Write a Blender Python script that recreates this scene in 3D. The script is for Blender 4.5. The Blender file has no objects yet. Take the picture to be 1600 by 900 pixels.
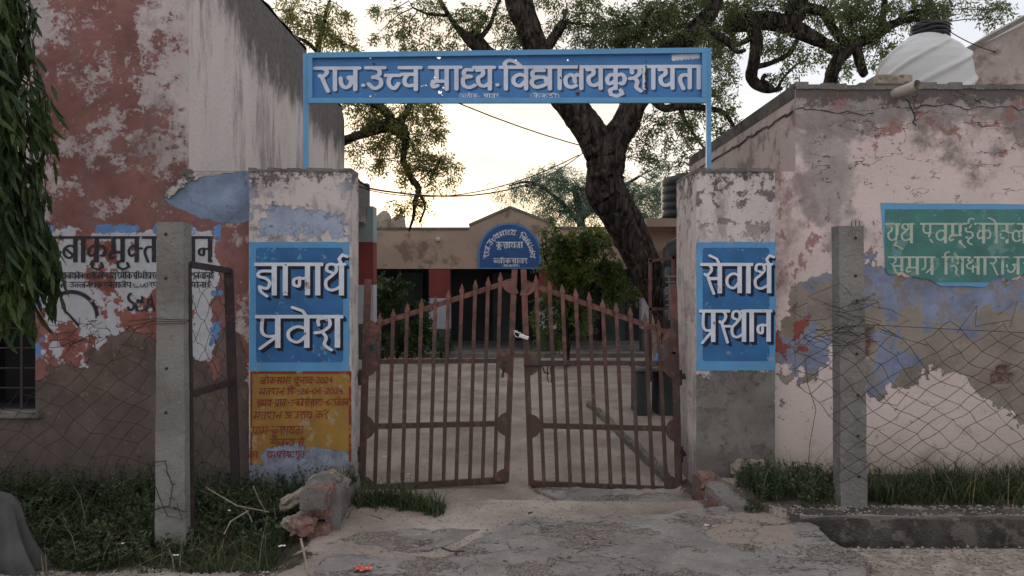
import bpy, math, random
import numpy as np
from mathutils import Vector, Matrix

C = bpy.context.scene.collection
SC = bpy.context.scene
R = math.radians
PI = math.pi
random.seed(7)
rng = np.random.default_rng(11)

# ------------------------------------------------------------------ camera
F = 1164.0            # focal length in pixels of a 1600 px wide picture
EYE = 1.75
cam = bpy.data.cameras.new('camera')
cam.sensor_width = 36.0
cam.lens = 36.0 * F / 1600.0
cam.shift_y = -10.0 / 1600.0
cam.clip_end = 2000
cam_o = bpy.data.objects.new('camera', cam)
C.objects.link(cam_o)
cam_o.location = (0, 0, EYE)
cam_o.rotation_euler = (R(90), 0, 0)
SC.camera = cam_o

# ------------------------------------------------------------------ sky, sun, exposure
SUN_EL, SUN_AZ = 7.0, -9.0      # degrees; azimuth from +Y towards +X
w = bpy.data.worlds.new("World")
SC.world = w
w.use_nodes = True
nt = w.node_tree
nt.nodes.clear()
wo = nt.nodes.new('ShaderNodeOutputWorld')
bg = nt.nodes.new('ShaderNodeBackground')
sky = nt.nodes.new('ShaderNodeTexSky')
sky.sky_type = 'NISHITA'
sky.sun_disc = False
sky.sun_elevation = R(SUN_EL)
sky.sun_rotation = R(SUN_AZ)
sky.altitude = 300
sky.air_density = 1.0
sky.dust_density = 1.6
sky.ozone_density = 1.0
tc = nt.nodes.new('ShaderNodeTexCoord')
mp = nt.nodes.new('ShaderNodeMapping')
mp.inputs['Scale'].default_value = (1.0, 1.0, 3.6)
mp.inputs['Location'].default_value = (0.3, 0.0, 0.2)
nz = nt.nodes.new('ShaderNodeTexNoise')
nz.inputs['Scale'].default_value = 2.3
nz.inputs['Detail'].default_value = 6
nz.inputs['Roughness'].default_value = 0.52
rp = nt.nodes.new('ShaderNodeValToRGB')
rp.color_ramp.elements[0].position = 0.34
rp.color_ramp.elements[0].color = (0.0, 0, 0, 1)
rp.color_ramp.elements[1].position = 0.62
rp.color_ramp.elements[1].color = (1, 1, 1, 1)
mulf = nt.nodes.new('ShaderNodeMath'); mulf.operation = 'MULTIPLY_ADD'
mulf.inputs[1].default_value = 0.18; mulf.inputs[2].default_value = 0.76
mixc_ = nt.nodes.new('ShaderNodeMix'); mixc_.data_type = 'RGBA'
cl2 = nt.nodes.new('ShaderNodeMix'); cl2.data_type = 'RGBA'      # grey-lavender to cream cloud
cl2.inputs['A'].default_value = (4.1, 4.15, 4.45, 1); cl2.inputs['B'].default_value = (5.25, 5.2, 5.3, 1)
mp2 = nt.nodes.new('ShaderNodeMapping'); mp2.inputs['Scale'].default_value = (1.2, 1.2, 7.0); mp2.inputs['Location'].default_value = (2.1, .4, .15)
nz2 = nt.nodes.new('ShaderNodeTexNoise'); nz2.inputs['Scale'].default_value = 1.7; nz2.inputs['Detail'].default_value = 7; nz2.inputs['Roughness'].default_value = .55
rp2 = nt.nodes.new('ShaderNodeMapRange'); rp2.interpolation_type = 'SMOOTHSTEP'; rp2.inputs['From Min'].default_value = .40; rp2.inputs['From Max'].default_value = .56
nt.links.new(tc.outputs['Generated'], mp2.inputs['Vector']); nt.links.new(mp2.outputs[0], nz2.inputs['Vector'])
nt.links.new(nz2.outputs['Fac'], rp2.inputs['Value']); nt.links.new(rp2.outputs['Result'], cl2.inputs['Factor'])
glow = nt.nodes.new('ShaderNodeVectorMath'); glow.operation = 'DOT_PRODUCT'          # peach cloud round the setting sun
glow.inputs[1].default_value = (math.sin(R(-6)) * math.cos(R(10)), math.cos(R(-6)) * math.cos(R(10)), math.sin(R(10)))
nt.links.new(tc.outputs['Generated'], glow.inputs[0])
gr3 = nt.nodes.new('ShaderNodeMapRange'); gr3.interpolation_type = 'SMOOTHSTEP'; gr3.inputs['From Min'].default_value = .90; gr3.inputs['From Max'].default_value = .995; gr3.inputs['To Max'].default_value = .8
nt.links.new(glow.outputs['Value'], gr3.inputs['Value'])
gm = nt.nodes.new('ShaderNodeMath'); gm.operation = 'MULTIPLY'; nt.links.new(gr3.outputs['Result'], gm.inputs[0])
gm2 = nt.nodes.new('ShaderNodeMapRange'); gm2.inputs['To Min'].default_value = .35; nt.links.new(rp2.outputs['Result'], gm2.inputs['Value']); nt.links.new(gm2.outputs['Result'], gm.inputs[1])
cl3 = nt.nodes.new('ShaderNodeMix'); cl3.data_type = 'RGBA'; cl3.inputs['B'].default_value = (5.15, 4.2, 3.4, 1)
nt.links.new(gm.outputs[0], cl3.inputs['Factor']); nt.links.new(cl2.outputs['Result'], cl3.inputs['A'])
nt.links.new(cl3.outputs['Result'], mixc_.inputs['B'])
L = nt.links
L.new(tc.outputs['Generated'], mp.inputs['Vector'])
L.new(mp.outputs[0], nz.inputs['Vector'])
L.new(nz.outputs['Fac'], rp.inputs['Fac'])
L.new(rp.outputs[0], mulf.inputs[0])
L.new(mulf.outputs[0], mixc_.inputs['Factor'])
L.new(sky.outputs[0], mixc_.inputs['A'])
L.new(mixc_.outputs['Result'], bg.inputs['Color'])
bg.inputs['Strength'].default_value = 0.13
L.new(bg.outputs[0], wo.inputs['Surface'])

sun = bpy.data.lights.new('sun', 'SUN')
sun.energy = 0.5
sun.angle = R(14)
sun.color = (1.0, 0.78, 0.55)
sun_o = bpy.data.objects.new('sun', sun)
C.objects.link(sun_o)
sd = Vector((math.sin(R(SUN_AZ)) * math.cos(R(SUN_EL)), math.cos(R(SUN_AZ)) * math.cos(R(SUN_EL)), math.sin(R(SUN_EL))))
sun_o.rotation_euler = (-sd).to_track_quat('-Z', 'Y').to_euler()
sun_o.location = (0, 0, 30)

SC.view_settings.view_transform = 'Standard'
SC.view_settings.look = 'None'
SC.view_settings.exposure = 0.76
SC.view_settings.gamma = 1.0
SC.cycles.use_adaptive_sampling = True
SC.cycles.max_bounces = 6
SC.cycles.transparent_max_bounces = 4

# ------------------------------------------------------------------ geometry helpers
def P(px, py, Y):
    """point of the plane at distance Y that the photograph shows at pixel px, py"""
    return Vector(((px - 800.0) / F * Y, Y, EYE - (py - 440.0) / F * Y))
def PX(px, Y): return (px - 800.0) / F * Y
def PZ(py, Y): return EYE - (py - 440.0) / F * Y
def G(px, py, z=0.0):
    Y = (EYE - z) * F / (py - 440.0)
    return Vector(((px - 800.0) / F * Y, Y, z))

def tag(o, label=None, cat=None, group=None, kind=None):
    if label: o['label'] = label
    if cat: o['category'] = cat
    if group: o['group'] = group
    if kind: o['kind'] = kind
    return o
def thing(name, loc, label, cat, group=None, kind=None):
    o = bpy.data.objects.new(name, None)
    o.empty_display_size = 0.2
    C.objects.link(o)
    o.location = loc
    return tag(o, label, cat, group, kind)
def wloc(o):
    v = Vector((0, 0, 0))
    while o is not None:
        v += Vector(o.location); o = o.parent
    return v
def obj(name, verts, faces, m, parent=None, smooth=False, origin=None, attrs=None):
    """one mesh object; verts in world coordinates"""
    V = np.asarray(verts, dtype=np.float32).reshape(-1, 3)
    if parent is not None:
        base = wloc(parent)
        loc = Vector((0, 0, 0))
        if origin is not None: loc = Vector(origin) - base
    else:
        base = Vector((0, 0, 0))
        loc = Vector(origin) if origin is not None else Vector((0, 0, 0))
    V = V - np.array(base + loc, dtype=np.float32)
    me = bpy.data.meshes.new(name)
    if isinstance(faces, np.ndarray) and faces.ndim == 2:
        nf, k = faces.shape
        me.vertices.add(len(V)); me.vertices.foreach_set('co', V.ravel())
        me.loops.add(nf * k); me.loops.foreach_set('vertex_index', faces.astype(np.int32).ravel())
        me.polygons.add(nf)
        me.polygons.foreach_set('loop_start', np.arange(nf, dtype=np.int32) * k)
        me.update(calc_edges=True)
    else:
        me.from_pydata([tuple(map(float, v)) for v in V], [], [tuple(int(i) for i in f) for f in faces])
    if attrs:
        for k, a in attrs.items():
            at = me.attributes.new(k, 'FLOAT', 'POINT')
            at.data.foreach_set('value', np.asarray(a, dtype=np.float32).ravel())
    if smooth:
        me.polygons.foreach_set('use_smooth', np.ones(len(me.polygons), dtype=bool))
    me.validate()
    if m is not None: me.materials.append(m)
    o = bpy.data.objects.new(name, me)
    C.objects.link(o)
    if parent is not None: o.parent = parent
    o.location = loc
    return o

class MB:
    """collects shapes for ONE mesh"""
    def __init__(s): s.v = []; s.f = []
    def add(s, v, f):
        n = len(s.v); s.v += [tuple(p) for p in v]; s.f += [tuple(i + n for i in q) for q in f]; return s
    def box(s, a, b):
        x0, y0, z0 = a; x1, y1, z1 = b
        return s.add([(x0,y0,z0),(x1,y0,z0),(x1,y1,z0),(x0,y1,z0),(x0,y0,z1),(x1,y0,z1),(x1,y1,z1),(x0,y1,z1)],
                     [(0,3,2,1),(4,5,6,7),(0,1,5,4),(1,2,6,5),(2,3,7,6),(3,0,4,7)])
    def hexa(s, lo, hi):
        """four bottom corners, four top corners (counter clockwise from above)"""
        return s.add(list(lo) + list(hi), [(0,3,2,1),(4,5,6,7),(0,1,5,4),(1,2,6,5),(2,3,7,6),(3,0,4,7)])
    def bar(s, a, b, wx, wy, up=(0,1,0)):
        """rectangular bar from a to b; wy along 'up', wx across"""
        a = Vector(a); b = Vector(b); d = (b - a).normalized()
        u = Vector(up); x = d.cross(u)
        if x.length < 1e-4: x = d.cross(Vector((1, 0, 0)))
        x.normalize(); y = x.cross(d).normalized()
        x *= wx / 2; y *= wy / 2
        return s.hexa([a - x - y, a + x - y, a + x + y, a - x + y], [b - x - y, b + x - y, b + x + y, b - x + y])
    def tube(s, pts, r, n=6, caps=True):
        pts = [Vector(p) for p in pts]
        if not hasattr(r, '__len__'): r = [r] * len(pts)
        d0 = (pts[1] - pts[0]).normalized()
        ref = Vector((0, 0, 1)) if abs(d0.z) < 0.9 else Vector((0, 1, 0))
        x = d0.cross(ref).normalized()
        base = len(s.v)
        for i, p in enumerate(pts):
            d = (pts[min(i+1, len(pts)-1)] - pts[max(i-1, 0)])
            d = d.normalized() if d.length > 1e-9 else d0
            x = (x - d * x.dot(d))
            x = x.normalized() if x.length > 1e-6 else d.cross(Vector((0.3, 0.5, 0.8))).normalized()
            y = d.cross(x)
            for k in range(n):
                a = 2 * PI * k / n
                s.v.append(tuple(p + (x * math.cos(a) + y * math.sin(a)) * r[i]))
        for i in range(len(pts) - 1):
            for k in range(n):
                a = base + i * n + k; b = base + i * n + (k + 1) % n
                s.f.append((a, b, b + n, a + n))
        if caps:
            s.f.append(tuple(base + k for k in range(n))[::-1])
            s.f.append(tuple(base + (len(pts) - 1) * n + k for k in range(n)))
        return s
    def lathe(s, c, prof, n=24, axis='z'):
        base = len(s.v); c = Vector(c)
        for (r, h) in prof:
            for k in range(n):
                a = 2 * PI * k / n
                if axis == 'z': s.v.append((c.x + r * math.cos(a), c.y + r * math.sin(a), c.z + h))
                elif axis == 'y': s.v.append((c.x + r * math.cos(a), c.y + h, c.z + r * math.sin(a)))
        for i in range(len(prof) - 1):
            for k in range(n):
                a = base + i * n + k; b = base + i * n + (k + 1) % n
                s.f.append((a, b, b + n, a + n))
        s.f.append(tuple(base + k for k in range(n))[::-1])
        s.f.append(tuple(base + (len(prof) - 1) * n + k for k in range(n)))
        return s
    def prism(s, poly, Y0, Y1):
        """polygon of (x, z) extruded from Y0 to Y1"""
        n = len(poly)
        v = [(x, Y0, z) for x, z in poly] + [(x, Y1, z) for x, z in poly]
        f = [tuple(range(n)), tuple(range(2*n-1, n-1, -1))]
        f += [(i, i + n, (i + 1) % n + n, (i + 1) % n) for i in range(n)]
        return s.add(v, f)
    def build(s, name, m, parent=None, smooth=False, origin=None, attrs=None):
        a = {k: np.full(len(s.v), v_) for k, v_ in attrs.items()} if attrs else None
        return obj(name, s.v, s.f, m, parent, smooth, origin, a)

def copy_obj(o, parent=None, loc=None, rot=None):
    c = o.copy(); C.objects.link(c)
    if parent is not None: c.parent = parent
    if loc is not None: c.location = loc
    if rot is not None: c.rotation_euler = rot
    for ch in list(o.children): copy_obj(ch, c)
    return c
def bevel(o, wd, seg=2):
    b = o.modifiers.new('bevel', 'BEVEL'); b.width = wd; b.segments = seg; b.limit_method = 'ANGLE'
    return o

# noise in numpy
def vnoise(x, y, seed=0):
    x = np.asarray(x, float); y = np.asarray(y, float)
    xi = np.floor(x).astype(np.int64); yi = np.floor(y).astype(np.int64)
    xf = x - xi; yf = y - yi
    def h(a, b):
        n = (a * 374761393 + b * 668265263 + seed * 1442695041) & 0xFFFFFFFF
        n = ((n ^ (n >> 13)) * 1274126177) & 0xFFFFFFFF
        return ((n ^ (n >> 16)) & 0xFFFFFF) / float(0xFFFFFF)
    u = xf * xf * (3 - 2 * xf); v = yf * yf * (3 - 2 * yf)
    return (h(xi, yi) * (1-u) + h(xi+1, yi) * u) * (1-v) + (h(xi, yi+1) * (1-u) + h(xi+1, yi+1) * u) * v
def fbm(x, y, oct=4, seed=0, gain=0.5):
    s = 0; a = 1; t = 0
    for k in range(oct):
        s = s + a * vnoise(x * 2**k, y * 2**k, seed + k * 17); t += a; a *= gain
    return s / t - 0.5      # about -0.5 .. 0.5
def sdf_poly(X, Yc, poly):
    """signed distance, negative inside"""
    X = np.asarray(X, float); Yc = np.asarray(Yc, float)
    d = np.full(X.shape, 1e9); ins = np.zeros(X.shape, bool)
    n = len(poly)
    for i in range(n):
        ax, ay = poly[i]; bx, by = poly[(i + 1) % n]
        ex, ey = bx - ax, by - ay
        t = np.clip(((X - ax) * ex + (Yc - ay) * ey) / (ex * ex + ey * ey + 1e-12), 0, 1)
        d = np.minimum(d, np.hypot(X - ax - t * ex, Yc - ay - t * ey))
        c = ((ay > Yc) != (by > Yc))
        with np.errstate(divide='ignore', invalid='ignore'):
            xi = ax + (Yc - ay) / (ey if abs(ey) > 1e-12 else 1e-12) * ex
        ins ^= c & (X < xi)
    return np.where(ins, -d, d)
def sdf_box(X, Yc, x0, y0, x1, y1):
    cx, cy = (x0 + x1) / 2, (y0 + y1) / 2
    dx = np.abs(X - cx) - abs(x1 - x0) / 2; dy = np.abs(Yc - cy) - abs(y1 - y0) / 2
    return np.maximum(dx, dy)

def contour(D, X, Z, merge=True):
    """region D<0 of a grid (rows j, columns i) as polygons: list of 2D points, list of faces"""
    pts = []; idx = {}; faces = []
    nj, ni = D.shape
    ins = D < 0
    def gp(j, i):
        k = (0, j, i)
        if k not in idx: idx[k] = len(pts); pts.append((X[i], Z[j]))
        return idx[k]
    def eh(j, i):
        k = (1, j, i)
        if k not in idx:
            a, b = D[j, i], D[j, i+1]; t = a / (a - b)
            idx[k] = len(pts); pts.append((X[i] + t * (X[i+1] - X[i]), Z[j]))
        return idx[k]
    def ev(j, i):
        k = (2, j, i)
        if k not in idx:
            a, b = D[j, i], D[j+1, i]; t = a / (a - b)
            idx[k] = len(pts); pts.append((X[i], Z[j] + t * (Z[j+1] - Z[j])))
        return idx[k]
    cnt = ins[:-1, :-1].astype(int) + ins[1:, :-1] + ins[:-1, 1:] + ins[1:, 1:]
    for j in range(nj - 1):
        row = cnt[j]
        nzc = np.nonzero(row)[0]
        p = 0
        while p < len(nzc):
            i = int(nzc[p])
            if row[i] == 4:
                q = p
                if merge:
                    while q + 1 < len(nzc) and nzc[q+1] == nzc[q] + 1 and row[nzc[q+1]] == 4: q += 1
                e = int(nzc[q]) + 1
                faces.append((gp(j, i), gp(j, e), gp(j+1, e), gp(j+1, i)))
                p = q + 1
                continue
            c = [(j, i), (j, i+1), (j+1, i+1), (j+1, i)]
            s = [bool(ins[a]) for a in c]
            if row[i] == 2 and s[0] == s[2]:       # saddle: two corners
                for k in range(4):
                    if s[k]:
                        if k == 0: faces.append((gp(j, i), eh(j, i), ev(j, i)))
                        if k == 1: faces.append((gp(j, i+1), ev(j, i+1), eh(j, i)))
                        if k == 2: faces.append((gp(j+1, i+1), eh(j+1, i), ev(j, i+1)))
                        if k == 3: faces.append((gp(j+1, i), ev(j, i), eh(j+1, i)))
            else:
                edge = [lambda: eh(j, i), lambda: ev(j, i+1), lambda: eh(j+1, i), lambda: ev(j, i)]
                poly = []
                for k in range(4):
                    if s[k]: poly.append(gp(*c[k]))
                    if s[k] != s[(k+1) % 4]: poly.append(edge[k]())
                if len(poly) >= 3: faces.append(tuple(poly))
            p += 1
    return pts, faces
def decal(name, D, X, Yp, m, parent, Yplane, thick=0.0015, place=None):
    """D over pixel coords X (columns), Yp (rows, downwards): a thin coat standing on the plane at Yplane"""
    pts, faces = contour(D, X, Yp)
    if not faces: return None
    if place is None: place = lambda px, py: P(px, py, Yplane)
    v = [place(px, py) for px, py in pts]
    return obj(name, v, faces, m, parent)
def pxgrid(x0, y0, x1, y1, step):
    X = np.arange(x0, x1 + step, step); Yg = np.arange(y0, y1 + step, step)
    gx, gy = np.meshgrid(X, Yg)
    return X, Yg, gx, gy

# ------------------------------------------------------------------ node helpers
class M:
    def __init__(s, name, rough=0.9, spec=0.3):
        s.m = bpy.data.materials.new(name); s.m.use_nodes = True
        s.t = s.m.node_tree; s.t.nodes.clear()
        s.out = s.t.nodes.new('ShaderNodeOutputMaterial')
        s.b = s.t.nodes.new('ShaderNodeBsdfPrincipled')
        s.t.links.new(s.b.outputs[0], s.out.inputs['Surface'])
        s.b.inputs['Roughness'].default_value = rough
        s.b.inputs['Specular IOR Level'].default_value = spec
        g = s.t.nodes.new('ShaderNodeNewGeometry'); s.pos = g.outputs['Position']
    def set(s, inp, v):
        if isinstance(v, bpy.types.NodeSocket): s.t.links.new(v, inp)
        elif isinstance(v, (tuple, list)): inp.default_value = tuple(v) + ((1,) if len(v) == 3 and len(inp.default_value) == 4 else ())
        else: inp.default_value = v
    def vec(s, sx=1, sy=1, sz=1, off=(0, 0, 0), src=None):
        n = s.t.nodes.new('ShaderNodeMapping')
        n.inputs['Scale'].default_value = (sx, sy, sz); n.inputs['Location'].default_value = off
        s.t.links.new(src if src is not None else s.pos, n.inputs['Vector']); return n.outputs[0]
    def noise(s, scale, detail=4, rough=0.55, v=None, dist=0.0):
        n = s.t.nodes.new('ShaderNodeTexNoise')
        n.inputs['Scale'].default_value = scale; n.inputs['Detail'].default_value = detail
        n.inputs['Roughness'].default_value = rough; n.inputs['Distortion'].default_value = dist
        s.t.links.new(v if v is not None else s.pos, n.inputs['Vector']); return n.outputs['Fac']
    def voro(s, scale, feature='F1', v=None, out='Distance', rnd=1.0):
        n = s.t.nodes.new('ShaderNodeTexVoronoi'); n.feature = feature
        n.inputs['Scale'].default_value = scale; n.inputs['Randomness'].default_value = rnd
        s.t.links.new(v if v is not None else s.pos, n.inputs['Vector']); return n.outputs[out]
    def attr(s, name):
        n = s.t.nodes.new('ShaderNodeAttribute'); n.attribute_name = name; return n.outputs['Fac']
    def math(s, op, a, b=0.0, c=None, clamp=False):
        n = s.t.nodes.new('ShaderNodeMath'); n.operation = op; n.use_clamp = clamp
        s.set(n.inputs[0], a); s.set(n.inputs[1], b)
        if c is not None: s.set(n.inputs[2], c)
        return n.outputs[0]
    def step(s, x, lo, hi, a=0.0, b=1.0):
        n = s.t.nodes.new('ShaderNodeMapRange'); n.interpolation_type = 'SMOOTHSTEP'
        s.set(n.inputs['Value'], x); n.inputs['From Min'].default_value = lo; n.inputs['From Max'].default_value = hi
        n.inputs['To Min'].default_value = a; n.inputs['To Max'].default_value = b
        return n.outputs['Result']
    def mix(s, f, a, b, mode='MIX'):
        n = s.t.nodes.new('ShaderNodeMix'); n.data_type = 'RGBA'; n.blend_type = mode
        s.set(n.inputs['Factor'], f); s.set(n.inputs['A'], a); s.set(n.inputs['B'], b)
        return n.outputs['Result']
    def var(s, col, f, amt):
        """colour times 1-amt..1+amt by f (0..1)"""
        k = s.step(f, 0.25, 0.75, 1 - amt, 1 + amt)
        n = s.t.nodes.new('ShaderNodeVectorMath'); n.operation = 'SCALE'
        if isinstance(col, tuple): n.inputs[0].default_value = col[:3]
        else: s.t.links.new(col, n.inputs[0])
        s.set(n.inputs['Scale'], k); return n.outputs[0]
    def xyz(s):
        n = s.t.nodes.new('ShaderNodeSeparateXYZ'); s.t.links.new(s.pos, n.inputs[0]); return n.outputs
    def col(s, c): s.set(s.b.inputs['Base Color'], c); return s
    def rough(s, v): s.set(s.b.inputs['Roughness'], v); return s
    def bump(s, h, dist=0.01, strength=1.0):
        n = s.t.nodes.new('ShaderNodeBump'); n.inputs['Distance'].default_value = dist
        n.inputs['Strength'].default_value = strength
        s.set(n.inputs['Height'], h); s.t.links.new(n.outputs[0], s.b.inputs['Normal']); return s
    def edge(s, a, amp=0.35, scale=9.0, w=0.03, inv=False, detail=7, rough=0.62, v=None):
        """mask that is 1 where attribute a (signed distance, negative inside) plus noise is below zero"""
        n = s.noise(scale, detail, rough, v)
        t = s.math('MULTIPLY_ADD', n, amp * 6, -amp * 3)
        t = s.math('ADD', t, s.attr(a) if isinstance(a, str) else a)
        return s.step(t, -w, w, 1.0, 0.0)

# ------------------------------------------------------------------ hand-painted lettering (brush strokes)
# cell: headline at 100, foot at 0; each glyph: (advance, headline?, stem x, [strokes])
def S(t):
    return [[tuple(float(q) for q in p.split(',')) for p in s.split()] for s in t.split(';') if s.strip()]
GL = {
 'aa': (32, 1, 18, S('18,100 18,0')),
 'i':  (32, 1, 16, S('16,100 16,0;16,100 12,118 26,132 50,124 72,100')),
 'ii': (32, 1, 16, S('16,100 16,0;16,100 12,120 -4,131 -20,122 -24,108')),
 'r':  (50, 1, 24, S('22,100 36,92 38,76 22,60 14,66;22,62 30,34 44,-6')),
 'j':  (72, 1, 57, S('57,100 57,0;57,57 34,57 43,44 38,20 22,10 9,26 6,54')),
 'jj': (72, 1, 57, S('57,100 57,0;28,57 57,57;30,58 42,40 28,20 8,30')),
 'u':  (62, 1, 36, S('22,100 42,92 44,70 22,56;22,57 46,48 48,20 26,5 6,26')),
 'c':  (72, 1, 56, S('56,100 56,0;6,70 56,70;28,68 16,44 24,18 56,20')),
 'c_': (54, 0, 40, S('4,66 52,66;24,66 14,44 18,18 34,6 48,28')),
 'm':  (74, 1, 58, S('58,100 58,0;22,100 22,38;10,38 58,38;22,38 8,28 12,12 26,18')),
 'm_': (52, 1, 22, S('22,100 22,38;10,38 50,38;22,38 8,28 12,12 26,18')),
 'dh_':(50, 0, 30, S('40,88 16,88 14,64 36,58;36,58 10,50 12,18 30,8 50,18')),
 'dh': (70, 0, 56, S('56,100 56,0;34,88 14,86 14,62 34,58;34,58 8,50 10,20 28,10 56,24')),
 'y':  (68, 1, 54, S('54,100 54,0;8,86 26,88 28,66 12,50 16,22 34,14 54,30')),
 'v':  (66, 1, 54, S('54,100 54,0;54,58 32,66 12,50 14,24 34,14 54,38')),
 'b':  (66, 1, 54, S('54,100 54,0;54,58 32,66 12,50 14,24 34,14 54,38;16,52 48,24')),
 'v_': (50, 1, 40, S('46,58 28,64 10,50 12,24 30,14 46,36')),
 'b_': (50, 1, 40, S('46,58 28,64 10,50 12,24 30,14 46,36;14,50 42,24')),
 'dy': (88, 1, 72, S('72,100 72,0;34,100 34,84;50,84 18,84 10,68 16,56 38,54;38,54 14,46 8,26 22,8 46,14 72,30;38,54 56,50 58,34')),
 'l':  (76, 1, 62, S('62,100 62,0;62,56 48,64 38,52 40,30;38,54 24,64 8,48 10,18 26,6 44,14')),
 'l_': (58, 1, 44, S('56,50 46,64 36,52 38,30;36,54 22,64 8,48 10,18 26,6 42,14')),
 'k':  (80, 1, 38, S('38,100 38,0;38,60 20,64 8,44 16,22 38,38;38,58 58,66 70,48 64,24 54,24')),
 'k_': (58, 1, 38, S('38,100 38,0;38,60 20,64 8,44 16,22 38,38;38,54 58,54')),
 'sh': (72, 1, 60, S('60,100 60,0;16,72 16,92 38,94 42,70 24,50 8,46;24,50 34,30 30,6 46,-12')),
 't':  (60, 1, 46, S('46,100 46,0;46,58 22,60 12,38 24,-2')),
 't_': (40, 1, 30, S('40,58 22,60 12,38 24,-2')),
 'n':  (64, 1, 52, S('52,100 52,0;52,52 28,52;28,54 12,48 12,30 26,26 28,44')),
 'n_': (40, 1, 30, S('40,52 28,52;28,54 12,48 12,30 26,26 28,44')),
 'gy': (68, 1, 54, S('54,100 54,0;54,76 14,76 6,60 28,52 40,38 32,18 10,24;10,24 14,8 32,-8')),
 'th': (68, 0, 56, S('56,100 56,0;26,72 12,80 16,98 36,98 40,78 26,60 10,44 12,20 30,12 56,26;46,100 66,100')),
 'p':  (64, 1, 50, S('50,100 50,0;14,100 12,52 24,34 50,36')),
 'pr': (64, 1, 50, S('50,100 50,0;14,100 12,52 24,34 50,36;44,30 8,-8')),
 's':  (76, 1, 62, S('62,100 62,0;20,100 32,92 34,76 20,60 12,64;20,62 28,34 42,-6;24,48 62,48')),
 's_': (50, 1, 30, S('20,100 32,92 34,76 20,60 12,64;20,62 28,34 42,-6;24,48 52,48')),
 'bh': (74, 0, 60, S('60,100 60,0;8,92 22,98 26,84 18,76;24,86 24,38;10,38 60,38;22,38 8,28 12,12 26,18;50,100 72,100')),
 'd':  (58, 1, 34, S('36,100 36,82 14,78 10,48 28,36 40,46;28,36 44,2')),
 'h':  (58, 1, 34, S('32,100 32,84 12,82 12,62 36,60 44,42 28,28 14,36;28,28 24,10 46,2')),
 'dd': (58, 1, 34, S('32,100 32,84 12,80 12,60 38,54 44,28 28,10 8,20')),
 'tt': (58, 1, 34, S('32,100 32,84 10,68 12,24 34,10 48,26')),
 'e':  (64, 1, 46, S('14,100 12,64 26,50 44,56;44,100 44,54 38,30 54,2')),
 'ii_':(60, 1, 34, S('32,100 32,84 12,78 14,60 38,56 44,34 26,22 12,30;26,22 22,4 40,-10;30,100 24,116 34,130 50,126')),
 'ik': (60, 1, 34, S('32,100 32,84 12,78 14,60 38,56 44,34 26,22 12,30;26,22 22,4 40,-10')),
 'g':  (62, 1, 50, S('50,100 50,0;20,100 20,34 6,20')),
 'gr': (66, 1, 52, S('52,100 52,0;20,100 20,40 6,26;52,40 26,8')),
 'ksh':(74, 1, 60, S('60,100 60,0;30,100 14,84 30,70 36,84;30,70 10,56 14,36 36,34;36,50 36,10;36,40 60,46')),
 'a':  (80, 1, 62, S('62,100 62,0;10,84 30,90 32,66 16,54;18,55 38,48 36,16 10,18;34,50 62,50')),
 '.':  (26, 0, 12, S('12,20 12.5,20')),
 ':':  (22, 0, 10, S('10,70 10.5,70;10,26 10.5,26')),
 '-':  (40, 0, 20, S('6,50 34,50')),
 '|':  (34, 0, 16, []),
 '(':  (26, 0, 12, S('18,110 6,80 6,20 18,-10')),
 ')':  (26, 0, 12, S('6,110 18,80 18,20 6,-10')),
 '0':  (54, 0, 24, S('24,92 8,70 8,26 24,6 42,26 42,70 24,92')),
 '1':  (30, 0, 14, S('14,96 14,4')),
 '2':  (52, 0, 24, S('8,80 24,94 40,76 30,44 8,8;8,8 44,8')),
 '4':  (54, 0, 24, S('30,96 6,36;6,36 46,36;36,60 36,2')),
 '6':  (52, 0, 24, S('36,92 12,64 8,24 26,6 42,26 30,48 12,34')),
 '7':  (50, 0, 24, S('6,92 42,92;42,92 20,4')),
 'A':  (64, 0, 30, S('4,4 30,96;30,96 56,4;14,34 46,34')),
 'B':  (60, 0, 30, S('10,96 10,4;10,96 40,90 38,60 12,52;12,52 48,46 44,10 10,4')),
 'S':  (56, 0, 30, S('46,82 26,96 10,78 20,56 42,42 44,18 24,4 8,18')),
 'O':  (64, 0, 30, S('30,96 8,74 8,26 30,4 52,26 52,74 30,96')),
 'D':  (60, 0, 30, S('10,96 10,4;10,96 44,86 48,50 42,14 10,4')),
}
MODS = {
 '^e': S('0,100 -10,120 -34,132'), '^ai': S('0,100 -10,120 -34,132;0,100 4,124 -16,140'),
 '^r': S('0,100 -8,118 2,132 16,126'), '^u': S('-2,4 -20,-8 -16,-28 4,-36 24,-24 18,-8'),
 '^uu': S('-4,0 -14,-14 4,-18 26,-34'), '^x': S('4,-4 24,-26'), '^n': S('14,124 14.5,124'),
 '^o': S('-12,128 0,116 14,128'), '^ra': S('-4,30 -40,-8'),
}
def smooth_poly(p, n=5):
    if len(p) < 3: return p
    q = [p[0]] + list(p) + [p[-1]]
    out = []
    for i in range(1, len(q) - 2):
        a, b, c, d = (np.array(v) for v in q[i-1:i+3])
        for k in range(n):
            t = k / n
            out.append(tuple(0.5 * ((2*b) + (c-a)*t + (2*a-5*b+4*c-d)*t*t + (3*b-a-3*c+d)*t**3)))
    out.append(tuple(q[-2]))
    return out
def layout(tokens):
    x = 0; st = []; head = []; cur = None; stem = 0
    for tk in tokens.split():
        if tk in MODS:
            st += [[(stem + a, b) for a, b in s] for s in MODS[tk]]
            continue
        adv, hd, sx, strokes = GL[tk]
        stem = x + sx
        st += [smooth_poly([(x + a, b) for a, b in s]) for s in strokes]
        if hd:
            if cur is None: cur = [x - 2, x + adv]
            else: cur[1] = x + adv
        elif cur is not None: head.append(cur); cur = None
        x += adv
    if cur is not None: head.append(cur)
    for a, b in head: st.append([(a, 100.0), (b, 100.0)])
    return st, x
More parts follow.
